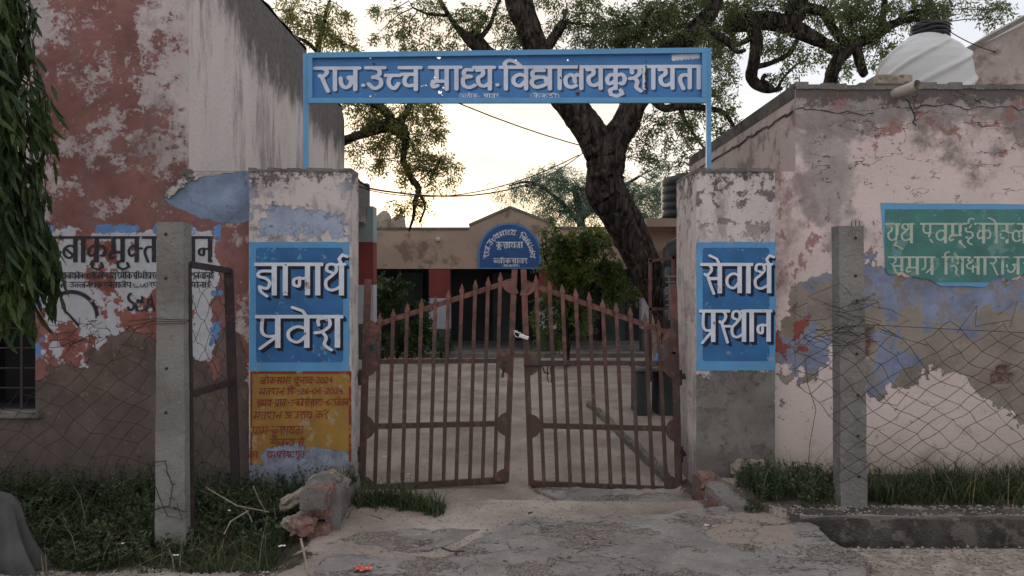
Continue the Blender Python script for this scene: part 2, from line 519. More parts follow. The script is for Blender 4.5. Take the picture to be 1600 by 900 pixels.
def text_sdf(gx, gy, tokens, x0, x1, yh, yf, hx, hy, warp=None, seed=0, jit=0.25):
    """strokes between pixel columns x0, x1; headline at row yh, foot at row yf; brush half widths hx, hy"""
    st, wd = layout(tokens)
    D = np.full(gx.shape, 9.0)
    r0 = random.Random(seed)
    kx = (x1 - x0) / wd; ky = (yf - yh) / 100.0
    Xc = gx[0]; Yr = gy[:, 0]
    for s in st:
        ox, oy = r0.uniform(-jit, jit), r0.uniform(-jit, jit)
        pts = []
        for a, b in s:
            u = x0 + a * kx + ox; v = yf - b * ky + oy
            pts.append(warp(u, v) if warp else (u, v))
        stem = len(s) == 2 and not warp and (abs(s[0][0] - s[1][0]) < 1 and abs(s[0][1] - s[1][1]) > 60 or abs(s[0][1] - s[1][1]) < 1 and abs(s[0][0] - s[1][0]) > 30)
        if stem:
            (ax, ay), (bx, by) = pts
            i0 = np.searchsorted(Xc, min(ax, bx) - 3*hx - 1); i1 = np.searchsorted(Xc, max(ax, bx) + 3*hx + 1)
            j0 = np.searchsorted(Yr, min(ay, by) - 3*hy - 1); j1 = np.searchsorted(Yr, max(ay, by) + 3*hy + 1)
            if i1 > i0 and j1 > j0:
                X = gx[j0:j1, i0:i1]; Yv = gy[j0:j1, i0:i1]
                vert = abs(ax - bx) < abs(ay - by)
                bw, bh = (hx * 1.22, hy * .9) if vert else (hx * .4, hy * 1.0)
                dd = np.maximum((np.abs(X - (ax + bx) / 2) - abs(ax - bx) / 2 - bw) / hx, (np.abs(Yv - (ay + by) / 2) - abs(ay - by) / 2 - bh) / hy)
                D[j0:j1, i0:i1] = np.minimum(D[j0:j1, i0:i1], dd)
            continue
        for (ax, ay), (bx, by) in zip(pts[:-1], pts[1:]):
            i0 = np.searchsorted(Xc, min(ax, bx) - 3*hx - 1); i1 = np.searchsorted(Xc, max(ax, bx) + 3*hx + 1)
            j0 = np.searchsorted(Yr, min(ay, by) - 3*hy - 1); j1 = np.searchsorted(Yr, max(ay, by) + 3*hy + 1)
            if i1 <= i0 or j1 <= j0: continue
            X = gx[j0:j1, i0:i1] / hx; Yv = gy[j0:j1, i0:i1] / hy
            a_, b_, c_, d_ = ax/hx, ay/hy, bx/hx, by/hy
            ex, ey = c_ - a_, d_ - b_
            t = np.clip(((X - a_) * ex + (Yv - b_) * ey) / (ex*ex + ey*ey + 1e-9), 0, 1)
            dd = np.hypot(X - a_ - t*ex, Yv - b_ - t*ey) - (0.80 if not warp else 0.92)
            D[j0:j1, i0:i1] = np.minimum(D[j0:j1, i0:i1], dd)
    return D
def drop(D, step, n, sx=1, sy=1):
    """shape swept down and to the right: the painter's drop shadow"""
    out = D.copy()
    for k in range(1, n + 1):
        a = np.full_like(D, 9.0); dx, dy = int(round(k*step*sx)), int(round(k*step*sy))
        a[dy:, dx:] = D[:D.shape[0]-dy, :D.shape[1]-dx]
        out = np.minimum(out, a)
    return out
def chips(gx, gy, scale, thr, seed, amp=6.0):
    """positive where paint has flaked off"""
    n = fbm(gx / scale, gy / scale, 5, seed, 0.6)
    return (n - thr) * amp

# ------------------------------------------------------------------ materials
def plain(name, col, rough=0.85, var=0.15, scale=6.0, bump=0.0, bscale=40.0, spec=0.3, metal=0.0, grime=None):
    m = M(name, rough, spec)
    n = m.noise(scale, 5)
    c = m.var(col, n, var)
    if grime is not None:
        g = m.step(m.noise(scale * 2.3, 7, 0.68), 0.5, 0.62)
        c = m.mix(g, c, grime)
    m.col(c)
    if metal: m.b.inputs['Metallic'].default_value = metal
    if bump: m.bump(m.noise(bscale, 6, 0.65), bump)
    return m.m

MT = {}
def mk_left_wall():
    m = M('weathered_red_wall', 0.95, 0.15)
    x, y, z = m.xyz()
    base = m.var((0.47, 0.40, 0.385), m.noise(2.0, 5), 0.14)
    base = m.mix(m.step(m.noise(7.0, 6, 0.7), 0.55, 0.75), base, (0.30, 0.27, 0.26))
    red = m.var((0.235, 0.112, 0.098), m.noise(3.0, 5), 0.22)
    nr = m.noise(4.3, 12, 0.70, m.vec(1, 1, 1.15, (3.1, 0, 1.7)))
    red = m.mix(m.step(m.noise(8, 6, 0.7), 0.5, 0.66, 0, 0.6), red, (0.15, 0.085, 0.078))
    up = m.math('MULTIPLY_ADD', m.math('MAXIMUM', m.attr('red'), -1.0), -0.06, nr)
    up = m.math('ADD', up, m.math('SUBTRACT', m.step(z, 2.2, 3.1, 0.08, -0.035), m.math('MULTIPLY_ADD', m.noise(0.9, 3), 0.45, -0.25)))
    up = m.math('MULTIPLY_ADD', m.math('MAXIMUM', m.attr('red'), 0.0), -0.22, up)
    fine = m.math('MULTIPLY_ADD', m.noise(19, 10, 0.78), 0.42, m.math('ADD', up, -0.21))
    halo = m.step(fine, 0.47, 0.56, 0, 0.42)                     # thin worn coat round the solid paint
    c = m.mix(halo, base, m.mix(0.45, red, (0.33, 0.25, 0.235)))
    c = m.mix(m.step(fine, 0.552, 0.563), c, red)
    gm_ = m.step(m.noise(2.3, 9, 0.72, m.vec(1, 1, 0.6, (5, 1, 2))), 0.50, 0.66, 0, 0.55)
    c = m.mix(gm_, c, m.var((0.19, 0.145, 0.135), m.noise(20, 6), 0.3))
    # grey grime streaks
    st = m.noise(1.0, 8, 0.7, m.vec(5.0, 5.0, 0.8))
    c = m.mix(m.step(st, 0.56, 0.74, 0, 0.5), c, (0.13, 0.115, 0.11))
    white = m.var((0.50, 0.50, 0.53), m.noise(12, 5), 0.10)
    wm = m.edge('panel', 0.18, 11, 0.02)
    peel = m.step(m.noise(3.2, 10, 0.66, m.vec(1, 1, 1, (7.3, 0, 2.2))), 0.515, 0.53)
    cw = m.mix(peel, white, m.var((0.27, 0.11, 0.09), m.noise(9, 5), 0.3))
    c = m.mix(wm, c, cw)
    blue = m.var((0.14, 0.27, 0.50), m.noise(14, 5), 0.15)
    bm = m.math('MULTIPLY', m.edge('border', 0.10, 14, 0.02), m.step(m.noise(2.4, 9, 0.64, m.vec(1, 1, 1, (1.3, 0, 0.2))), 0.44, 0.46))
    c = m.mix(bm, c, blue)
    pb = m.var((0.21, 0.265, 0.37), m.noise(4.0, 6), 0.3)
    pb = m.mix(m.step(m.noise(9.0, 8, 0.7), 0.58, 0.7, 0, 0.7), pb, (0.10, 0.13, 0.20))
    c = m.mix(m.edge('bluepatch', 0.06, 16, 0.012), c, pb)
    pl = m.var((0.135, 0.103, 0.090), m.noise(3.5, 8, 0.6), 0.28)
    pl = m.mix(m.step(m.noise(3.4, 10, 0.7, m.vec(1, 1, 1, (9, 0, 3))), 0.52, 0.62, 0, 0.6), pl, (0.21, 0.13, 0.11))
    pl = m.mix(m.step(m.noise(16, 6, 0.6), 0.6, 0.72), pl, (0.26, 0.17, 0.14))
    pm = m.edge('plaster', 0.30, 6, 0.02)
    c = m.mix(pm, c, pl)
    foot_dark = m.step(z, 0.0, 1.1, 0.55, 0.0)  # wall gets darker towards its foot
    c = m.mix(foot_dark, c, (0.085, 0.075, 0.062))
    m.col(c)
    h = m.math('MULTIPLY_ADD', pm, -0.9, m.math('MULTIPLY', m.noise(30, 8, 0.65), 0.5))
    h = m.math('MULTIPLY_ADD', m.step(up, 0.538, 0.558), -0.15, h)
    h = m.math('MULTIPLY_ADD', m.edge('bluepatch', 0.06, 16, 0.012), -0.9, h)
    m.bump(h, 0.014)
    return m.m
def mk_right_wall():
    m = M('weathered_pink_wall', 0.95, 0.15)
    x, y, z = m.xyz()
    base = m.var((0.60, 0.49, 0.46), m.noise(1.6, 5), 0.10)
    base = m.mix(m.step(m.noise(26, 4, 0.6), 0.66, 0.72), base, (0.33, 0.22, 0.2))
    # stain bands near the top
    tp = m.step(z, 2.55, 3.35, 0.0, 1.0)
    n1 = m.noise(2.6, 9, 0.68)
    g = m.step(m.math('MULTIPLY_ADD', tp, 0.24, n1), 0.56, 0.74, 0, 0.9)
    c = m.mix(g, base, m.var((0.20, 0.165, 0.155), m.noise(20, 5), 0.3))
    rd = m.step(m.math('MULTIPLY_ADD', tp, 0.13, m.noise(3.6, 9, 0.68, m.vec(1, 1, 1.3, (4, 0, 9)))), 0.63, 0.66, 0, 0.8)
    c = m.mix(rd, c, (0.26, 0.12, 0.10))
    gr = m.var((0.27, 0.245, 0.235), m.noise(5, 8, 0.7), 0.3)
    c = m.mix(m.math('MULTIPLY', m.edge('grey', 0.8, 3.0, 0.35), 0.8), c, gr)
    redn = m.step(m.math('MULTIPLY_ADD', m.attr('red'), -0.05, m.noise(6.5, 10, 0.70, m.vec(1, 1, 0.6, (2, 0, 4)))), 0.575, 0.60)
    c = m.mix(m.math('MULTIPLY', redn, 0.8), c, m.var((0.25, 0.12, 0.105), m.noise(7, 5), 0.3))
    hz = m.math('MULTIPLY', m.edge('red', 0.8, 3.0, 0.5), m.step(m.noise(9, 8, 0.7), 0.35, 0.62, 0, 0.75))
    c = m.mix(hz, c, (0.27, 0.19, 0.18))
    pm = m.edge('plaster', 0.50, 4.5, 0.015)
    pl = m.var((0.235, 0.195, 0.165), m.noise(2.6, 8, 0.62), 0.28)
    pl = m.mix(m.step(m.noise(18, 6), 0.6, 0.7, 0, 0.7), pl, (0.33, 0.28, 0.25))
    bl = m.var((0.20, 0.235, 0.34), m.noise(5, 7, 0.6), 0.35)
    bl = m.mix(m.step(m.noise(6.5, 9, 0.72, m.vec(1, 1, 1, (3, 3, 8))), 0.47, 0.60, 0, 0.8), bl, pl)
    bn = m.edge('blue', 0.75, 5.0, 0.06)
    pl2 = m.mix(m.math('MULTIPLY', bn, 0.95), pl, bl)
    # blue also where the pink coat just ends
    c = m.mix(pm, c, pl2)
    c = m.mix(m.edge('redspot', 0.5, 11, 0.03), c, (0.24, 0.075, 0.062))
    mb = m.step(m.math('MULTIPLY_ADD', m.step(z, 3.18, 3.42), 0.30, m.noise(8, 9, 0.75)), 0.60, 0.68, 0, 0.85)
    c = m.mix(mb, c, (0.09, 0.08, 0.075))
    low = m.math('MULTIPLY', m.step(z, 0.0, 0.75, 1.0, 0.0), 0.55)
    c = m.mix(low, c, m.mix(m.noise(6, 6), (0.40, 0.31, 0.19), (0.22, 0.17, 0.12)))
    crw = m.math('ADD', m.noise(1.6, 5, 0.6, m.vec(0.8, 1, 2.2)), -0.5)
    ck = m.math('MULTIPLY', m.step(m.math('ABSOLUTE', crw), 0.0, 0.004, 1, 0), m.step(m.noise(1.1, 3), 0.45, 0.5))
    ck = m.math('MULTIPLY', ck, m.step(z, 2.3, 2.7))
    c = m.mix(ck, c, (0.06, 0.05, 0.045))
    m.col(c)
    h = m.math('MULTIPLY_ADD', pm, -0.9, m.math('MULTIPLY', m.noise(30, 8, 0.65), 0.45))
    h = m.math('MULTIPLY_ADD', ck, -1.0, h)
    m.bump(h, 0.015)
    return m.m
def mk_side_wall():
    """the tall lime-washed side wall with black rain stains"""
    m = M('rain_stained_limewash', 0.95, 0.15)
    x, y, z = m.xyz()
    base = m.var((0.56, 0.50, 0.48), m.noise(1.3, 5, 0.6, m.vec(1, 1, 0.3)), 0.10)
    st = m.noise(1.0, 8, 0.68, m.vec(1.7, 1.7, 0.5, (0, 1.3, 0)))
    st2 = m.noise(1.0, 9, 0.72, m.vec(5.5, 5.5, 1.0))
    f = m.math('MULTIPLY_ADD', st2, 0.45, m.math('MULTIPLY', st, 0.55))
    c = m.mix(m.step(f, 0.49, 0.61, 0, 0.68), base, (0.19, 0.172, 0.165))
    up = m.math('ADD', m.attr('top'), m.math('MULTIPLY_ADD', m.noise(2.2, 9, 0.72, m.vec(1.6, 1.6, 0.7)), 1.7, -0.85))
    c = m.mix(m.step(up, -0.35, 0.25, 0, 0.92), c, m.var((0.105, 0.095, 0.092), m.noise(14, 7, 0.7), 0.4))
    fl = m.step(m.noise(22, 6, 0.62), 0.64, 0.68, 0, 0.6)
    c = m.mix(fl, c, (0.21, 0.17, 0.16))
    m.col(c)
    m.bump(m.noise(22, 8, 0.65), 0.01)
    return m.m
def mk_pillar(low, lowcol, name, speck):
    m = M(name, 0.95, 0.15)
    x, y, z = m.xyz()
    base = m.var((0.55, 0.485, 0.465), m.noise(2.6, 5), 0.12)
    base = m.mix(m.step(m.noise(7, 9, 0.72, m.vec(1, 1, 0.35)), 0.50, 0.66, 0, 0.75), base, (0.25, 0.215, 0.21))
    a = m.noise(6.5, 10, 0.74)
    up = m.step(z, 1.95, 2.45)
    tk = m.math('MULTIPLY', m.step(a, 0.53, 0.56), m.step(m.noise(1.7, 3), 0.36, 0.50))
    c = m.mix(m.math('MULTIPLY', tk, m.math('MULTIPLY_ADD', up, 0.7, 0.25)), base, speck)
    b = m.step(m.math('MULTIPLY_ADD', m.step(z, 2.45, 2.72), 0.16, m.noise(9, 8, 0.75)), 0.60, 0.66, 0, 0.85)
    c = m.mix(b, c, (0.085, 0.075, 0.072))
    lo = m.edge('low', 0.35, 6, 0.02)
    lc = m.var(lowcol, m.noise(5, 8, 0.65), 0.22)
    lc = m.mix(m.step(m.noise(13, 8, 0.7), 0.55, 0.66, 0, 0.7), lc, tuple(q * 0.55 for q in lowcol))
    c = m.mix(lo, c, lc)
    foot_dark = m.step(m.math('MULTIPLY_ADD', m.noise(5, 6), 0.5, z), 0.2, 0.75, 0.7, 0.0)  # darker tone with a ragged edge at the pillar foot
    c = m.mix(foot_dark, c, (0.12, 0.10, 0.085))
    m.col(c)
    h = m.math('MULTIPLY_ADD', lo, -0.6, m.math('MULTIPLY', m.noise(26, 8, 0.68), 0.7))
    h = m.math('MULTIPLY_ADD', tk, -0.35, h)
    m.bump(h, 0.012)
    return m.m
def mk_paint(name, col, wear=None, amt=0.62, scale=10.0, var=0.10, rough=0.75):
    m = M(name, rough, 0.3)
    c = m.var(col, m.noise(scale * 0.6, 6), var)
    if wear is not None:
        c = m.mix(m.step(m.noise(scale, 9, 0.7), amt, amt + 0.05, 0, 0.85), c, wear)
    m.col(c); m.bump(m.noise(60, 5), 0.002)
    return m.m
def mk_ground():
    m = M('packed_earth', 1.0, 0.1)
    n = m.noise(1.3, 8, 0.6)
    dirt = m.mix(m.step(n, 0.35, 0.65), (0.29, 0.235, 0.20), (0.45, 0.385, 0.33))
    dirt = m.mix(m.step(m.noise(1.0, 9, 0.72, m.vec(4, 9, 1)), 0.57, 0.68, 0, 0.55), dirt, (0.16, 0.125, 0.105))
    dirt = m.mix(m.step(m.noise(45, 4, 0.6), 0.63, 0.7, 0, 0.6), dirt, (0.48, 0.43, 0.39))
    dirt = m.mix(m.step(m.noise(18, 8, 0.75), 0.56, 0.64, 0, 0.5), dirt, (0.15, 0.125, 0.105))
    dirt = m.mix(m.step(m.noise(120, 3, 0.6), 0.60, 0.68, 0, 0.5), dirt, (0.13, 0.11, 0.095))
    soil = m.mix(m.step(m.noise(5, 8, 0.6), 0.4, 0.6), (0.07, 0.055, 0.042), (0.13, 0.105, 0.085))
    c = m.mix(m.edge('soil', 0.6, 3.5, 0.12), dirt, soil)
    road = m.mix(m.step(m.noise(7, 9, 0.65), 0.42, 0.6), (0.27, 0.225, 0.19), (0.40, 0.345, 0.29))
    c = m.mix(m.edge('road', 0.3, 4, 0.05), c, road)
    drain_col = m.mix(m.step(m.noise(9, 7, 0.7), 0.45, 0.6), (0.05, 0.043, 0.038), (0.11, 0.095, 0.08))  # darker tone inside the drain
    c = m.mix(m.step(m.attr('drain'), -0.2, 0.3, 1, 0), c, drain_col)
    m.col(c)
    m.bump(m.math('MULTIPLY_ADD', m.noise(70, 6, 0.7), 0.4, m.noise(11, 8, 0.65)), 0.03)
    return m.m
def mk_concrete(name, a, b, patch=None, crack=True):
    m = M(name, 0.95, 0.2)
    c = m.mix(m.step(m.noise(2.2, 9, 0.62), 0.36, 0.62), a, b)
    c = m.mix(m.step(m.noise(30, 6, 0.65), 0.58, 0.68, 0, 0.6), c, tuple(q * 1.3 for q in b))
    c = m.mix(m.step(m.noise(110, 4, 0.7), 0.58, 0.66, 0, 0.5), c, tuple(q * 0.62 for q in a))
    c = m.mix(m.step(m.noise(4.2, 9, 0.72, m.vec(1, 1, 1, (5, 2, 0))), 0.56, 0.62, 0, 0.55), c, (0.31, 0.255, 0.215))
    c = m.mix(m.step(m.noise(13, 8, 0.7), 0.58, 0.68, 0, 0.6), c, tuple(q * 0.6 for q in a))
    if patch: c = m.mix(m.edge('patch', 0.2, 4, 0.08), c, patch)
    h = m.math('MULTIPLY_ADD', m.noise(90, 5, 0.7), 0.35, m.noise(14, 8, 0.68))
    if crack:
        v = m.math('ADD', m.noise(1.3, 6, 0.6, m.vec(1, 1.7, 1, (0.3, 0.2, 0))), -0.52)
        ck = m.math('MULTIPLY', m.step(m.math('ABSOLUTE', v), 0.0, 0.0045, 1, 0), m.step(m.noise(1.3, 3, 0.5), 0.42, 0.47))
        v2 = m.math('ADD', m.noise(0.9, 7, 0.62, m.vec(1.6, 1, 1, (4.3, 1.2, 0))), -0.48)
        ck = m.math('MAXIMUM', ck, m.math('MULTIPLY', m.step(m.math('ABSOLUTE', v2), 0.0, 0.0035, 1, 0), m.step(m.noise(1.1, 3, 0.5, m.vec(1, 1, 1, (3, 3, 3))), 0.46, 0.5)))
        sp = m.step(m.noise(1.7, 10, 0.62, m.vec(1, 1.5, 1, (6.2, 0.4, 0))), 0.535, 0.545)      # where the skim coat has broken off
        c = m.mix(sp, c, m.mix(m.step(m.noise(55, 6, 0.7), 0.42, 0.6), (0.17, 0.145, 0.125), (0.36, 0.31, 0.27)))
        h = m.math('MULTIPLY_ADD', sp, -0.55, h)
        c = m.mix(m.math('MULTIPLY', ck, 0.9), c, (0.05, 0.045, 0.04))
        h = m.math('MULTIPLY_ADD', ck, -1.2, h)
    m.col(c); m.bump(h, 0.05)
    return m.m
def mk_rust(name='rusty_red_oxide', a=(0.155, 0.064, 0.050), b=(0.066, 0.038, 0.031), lowmix=True):
    m = M(name, 0.72, 0.4)
    x, y, z = m.xyz()
    c = m.var(a, m.noise(7, 6), 0.32)
    n = m.noise(12, 8, 0.7)
    lim = m.math('MULTIPLY_ADD', m.step(z, 0.9, 1.9), -0.24, m.math('ADD', n, 0.05)) if lowmix else n
    c = m.mix(m.step(lim, 0.36, 0.52), c, b)
    c = m.mix(m.step(m.noise(34, 5, 0.6), 0.66, 0.71), c, (0.16, 0.13, 0.11))
    if lowmix:
        c = m.mix(m.step(m.noise(1.0, 6, 0.7, m.vec(14, 14, 3)), 0.56, 0.62, 0, 0.6), c, (0.10, 0.085, 0.07))
    m.col(c); m.bump(m.noise(50, 6, 0.7), 0.003)
    return m.m
def mk_bark():
    m = M('dark_bark', 1.0, 0.1)
    v = m.vec(1, 1, 0.35)
    n = m.noise(9, 8, 0.72, v, 0.6)
    r = m.voro(10, 'DISTANCE_TO_EDGE', m.vec(1, 1, 0.28))
    c = m.mix(m.step(n, 0.4, 0.62), (0.022, 0.018, 0.016), (0.10, 0.08, 0.068))
    m.col(c); m.bump(m.math('MULTIPLY_ADD', m.step(r, 0, 0.25), 0.9, n), 0.10)
    return m.m
def mk_leaf(name, a, b, trans=0.35, rough=0.6):
    m = M(name, rough, 0.25)
    g = m.t.nodes.new('ShaderNodeObjectInfo')
    n = m.noise(3.0, 4, 0.6); n2 = m.noise(60, 2)
    c = m.mix(m.step(n, 0.35, 0.65), a, b)
    c = m.var(c, n2, 0.35)
    m.col(c)
    tr = m.t.nodes.new('ShaderNodeBsdfTranslucent'); m.set(tr.inputs['Color'], c)
    mx = m.t.nodes.new('ShaderNodeMixShader'); mx.inputs[0].default_value = trans
    m.t.links.new(m.b.outputs[0], mx.inputs[1]); m.t.links.new(tr.outputs[0], mx.inputs[2])
    m.t.links.new(mx.outputs[0], m.out.inputs['Surface'])
    return m.m
MT['left_wall'] = mk_left_wall(); MT['right_wall'] = mk_right_wall(); MT['side_wall'] = mk_side_wall()
MT['pillar_l'] = mk_pillar(1, (0.30, 0.34, 0.43), 'pillar_blue_wash', (0.22, 0.235, 0.28))
MT['pillar_r'] = mk_pillar(1, (0.18, 0.165, 0.15), 'pillar_cement', (0.15, 0.125, 0.12))
MT['panel_blue'] = mk_paint('deep_blue_paint', (0.035, 0.13, 0.30), (0.20, 0.25, 0.33), 0.60, 9, 0.18)
MT['border_blue'] = mk_paint('light_blue_paint', (0.10, 0.29, 0.52), (0.16, 0.27, 0.42), 0.56, 8)
MT['white_letter'] = mk_paint('white_letter_paint', (0.62, 0.64, 0.72), (0.45, 0.48, 0.58), 0.60, 12)
MT['black_letter'] = mk_paint('black_shadow_paint', (0.012, 0.016, 0.03), (0.03, 0.05, 0.09), 0.6, 12)
MT['charcoal_letter'] = mk_paint('charcoal_letter_paint', (0.030, 0.028, 0.034), (0.09, 0.08, 0.08), 0.57, 14)
MT['yellow'] = mk_paint('ochre_paint', (0.30, 0.165, 0.038), (0.33, 0.25, 0.15), 0.545, 6, 0.22)
MT['red_letter'] = mk_paint('red_letter_paint', (0.20, 0.035, 0.022), (0.30, 0.09, 0.03), 0.56, 12)
MT['green'] = mk_paint('green_paint', (0.065, 0.185, 0.16), (0.15, 0.26, 0.24), 0.54, 7, 0.2)
MT['cream_letter'] = mk_paint('cream_letter_paint', (0.40, 0.45, 0.38), (0.2, 0.3, 0.26), 0.58, 14)
MT['sign_blue'] = mk_paint('enamel_blue', (0.050, 0.175, 0.40), (0.07, 0.13, 0.24), 0.66, 7, 0.10, 0.5)
MT['sign_frame'] = mk_paint('enamel_light_blue', (0.11, 0.29, 0.50), (0.16, 0.12, 0.09), 0.67, 9, 0.08, 0.5)
MT['sign_white'] = mk_paint('enamel_white', (0.58, 0.60, 0.70), (0.44, 0.48, 0.58), 0.6, 10)
MT['sign_shadow'] = mk_paint('enamel_shadow', (0.025, 0.075, 0.17), None)
MT['arch_blue'] = mk_paint('arch_blue', (0.035, 0.10, 0.28), (0.08, 0.15, 0.3), 0.62, 6)
MT['arch_rim'] = mk_paint('arch_rim', (0.10, 0.22, 0.42))
MT['facade'] = plain('peeling_cream_facade', (0.41, 0.305, 0.235), 0.95, 0.14, 0.9, 0.008, 20, grime=(0.22, 0.16, 0.13))
MT['maroon'] = plain('maroon_paint', (0.20, 0.048, 0.040), 0.9, 0.12, 2)
MT['pale_blue'] = plain('pale_blue_limewash', (0.40, 0.41, 0.46), 0.9, 0.12, 2)
MT['teal'] = plain('pale_teal_limewash', (0.27, 0.34, 0.35), 0.9, 0.12, 2)
MT['dark_room'] = plain('unlit_interior_plaster', (0.035, 0.035, 0.04), 0.95, 0.3, 1)  # near-black colour stands in for the shade inside rooms and holes
MT['slate'] = plain('dark_green_dado', (0.06, 0.075, 0.07), 0.9, 0.3, 2)
MT['mouldy_cement'] = mk_concrete('mouldy_cement', (0.07, 0.062, 0.055), (0.15, 0.135, 0.12), crack=False)
MT['pink_plain'] = plain('stained_pink_plaster', (0.40, 0.33, 0.30), 0.95, 0.18, 1.5, 0.01, 20, grime=(0.24, 0.18, 0.16))
MT['cement'] = mk_concrete('old_cement', (0.16, 0.147, 0.135), (0.275, 0.255, 0.235), crack=False)
MT['post'] = mk_concrete('precast_cement', (0.235, 0.222, 0.205), (0.33, 0.315, 0.295), crack=False)
MT['slab'] = mk_concrete('cracked_cement_slab', (0.26, 0.238, 0.22), (0.38, 0.352, 0.325), (0.40, 0.325, 0.27))
MT['ground'] = mk_ground()
MT['rust'] = mk_rust()
MT['rust_dark'] = mk_rust('dark_rust', (0.06, 0.032, 0.028), (0.03, 0.022, 0.02), False)
MT['wire'] = plain('rusty_wire', (0.035, 0.025, 0.022), 0.8, 0.3, 20)
MT['cable'] = plain('black_cable', (0.02, 0.02, 0.022), 0.6)
MT['dull_pipe'] = plain('dull_grey_pipe', (0.18, 0.18, 0.18), 0.5)
MT['chrome'] = plain('bright_steel', (0.65, 0.65, 0.66), 0.25, 0.05, metal=1.0)
MT['tank_white'] = plain('white_plastic', (0.52, 0.51, 0.50), 0.5, 0.08, 2)
MT['tank_black'] = plain('black_plastic', (0.02, 0.021, 0.024), 0.45)
MT['brick'] = plain('red_brick', (0.19, 0.10, 0.08), 0.95, 0.3, 14, 0.01, 60, grime=(0.22, 0.19, 0.17))
MT['stone'] = plain('pale_stone', (0.30, 0.25, 0.20), 0.95, 0.3, 9, 0.02, 26, grime=(0.16, 0.13, 0.11))
MT['gravel'] = plain('mixed_gravel', (0.21, 0.18, 0.155), 0.95, 0.6, 60, grime=(0.34, 0.31, 0.28))
MT['bark'] = mk_bark()
MT['twig'] = plain('dry_twig', (0.26, 0.22, 0.17), 0.9, 0.3, 20)
MT['leaf_neem'] = mk_leaf('neem_leaf', (0.10, 0.135, 0.06), (0.18, 0.21, 0.09), 0.6)
MT['leaf_olive'] = mk_leaf('olive_leaf', (0.15, 0.17, 0.055), (0.27, 0.26, 0.08), 0.6)
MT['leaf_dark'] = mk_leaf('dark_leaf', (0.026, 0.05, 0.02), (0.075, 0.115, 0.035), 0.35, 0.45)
MT['leaf_far'] = mk_leaf('grey_green_leaf', (0.12, 0.19, 0.14), (0.19, 0.27, 0.18), 0.6)
MT['leaf_bush'] = mk_leaf('bush_leaf', (0.06, 0.10, 0.03), (0.14, 0.18, 0.04), 0.4)
MT['leaf_weed'] = mk_leaf('weed_leaf', (0.026, 0.045, 0.022), (0.085, 0.11, 0.05), 0.25)
MT['grass'] = mk_leaf('grass_blade', (0.03, 0.055, 0.02), (0.065, 0.085, 0.03), 0.3)
MT['dry_grass'] = mk_leaf('dry_grass_blade', (0.13, 0.12, 0.06), (0.20, 0.17, 0.10), 0.3)
MT['flower'] = mk_leaf('red_flower', (0.22, 0.06, 0.035), (0.28, 0.13, 0.04), 0.3)
MT['cloth'] = plain('grey_cloth', (0.075, 0.072, 0.070), 0.95, 0.2, 8, 0.004, 90)
MT['paper'] = plain('litter_paper', (0.62, 0.60, 0.56), 0.8, 0.1, 30)
MT['wrapper'] = plain('red_wrapper', (0.45, 0.05, 0.04), 0.5, 0.5, 30, grime=(0.5, 0.42, 0.3))
MT['pink_cloth'] = plain('pink_rag', (0.30, 0.10, 0.11), 0.95, 0.2, 20)
MT['pipe'] = plain('grey_pvc', (0.42, 0.38, 0.33), 0.5, 0.15, 12)

# ------------------------------------------------------------------ walls as grids with traced regions
YW = 6.40          # plane of the street walls
YG = 6.33          # front faces of the gate pillars
def topx(x, Y): return 800.0 + x * F / Y
def topy(z, Y): return 440.0 + (EYE - z) * F / Y
def wall_grid(name, x0, x1, z0, z1, Y, step, m, parent, regions, holes=(), top=None, dents=None, fixed=None):
    nx = max(2, int(round((x1 - x0) / step)) + 1); nz_ = max(2, int(round((z1 - z0) / step)) + 1)
    xs = np.linspace(x0, x1, nx); zs = np.linspace(z0, z1, nz_)
    gx, gz = np.meshgrid(xs, zs)
    if top is not None:
        tz = np.array([top(a) for a in xs])
        gz = z0 + (gz - z0) / (z1 - z0) * (tz[None, :] - z0)
    px = topx(gx, Y); py = topy(gz, Y)
    gy = np.full(gx.shape, Y)
    if dents: gy = gy + dents(px, py)
    V = np.stack([gx, gy, gz], -1).reshape(-1, 3)
    at = {k: np.clip(f(px, py) / 40.0, -2, 2) for k, f in regions.items()}
    j, i = np.meshgrid(np.arange(nz_-1), np.arange(nx-1), indexing='ij')
    a = (j * nx + i).ravel()
    Fq = np.stack([a, a + 1, a + nx + 1, a + nx], 1)
    if holes:
        cx = px[:-1, :-1].ravel() * .5 + px[1:, 1:].ravel() * .5; cy = py[:-1, :-1].ravel() * .5 + py[1:, 1:].ravel() * .5
        keep = np.ones(len(Fq), bool)
        for (a0, b0, a1, b1) in holes: keep &= ~((cx > a0) & (cx < a1) & (cy > b0) & (cy < b1))
        Fq = Fq[keep]
    return obj(name, V, Fq, m, parent, attrs=at)
def poly(*p): return lambda X, Y_: sdf_poly(X, Y_, p)
def union(*fs): return lambda X, Y_: np.minimum.reduce([f(X, Y_) for f in fs])
def side_grid(name, x, Y0, Y1, z0, z1f, step, m, parent, topf=None, flip=False):
    ny = int((Y1 - Y0) / step) + 2; nz_ = 60
    ys = np.linspace(Y0, Y1, ny); t = np.linspace(0, 1, nz_)
    gy, gt = np.meshgrid(ys, t)
    tz = np.array([z1f(a) for a in ys])
    gz = z0 + gt * (tz[None, :] - z0)
    V = np.stack([np.full(gy.shape, x), gy, gz], -1).reshape(-1, 3)
    at = {'top': (gz - (topf(gy) if topf else tz[None, :] - 0.8)) / 0.8}
    j, i = np.meshgrid(np.arange(nz_-1), np.arange(ny-1), indexing='ij')
    a = (j * ny + i).ravel()
    Fq = np.stack([a, a + 1, a + ny + 1, a + ny], 1)
    if flip: Fq = Fq[:, ::-1].copy()
    return obj(name, V, Fq, m, parent, attrs=at)

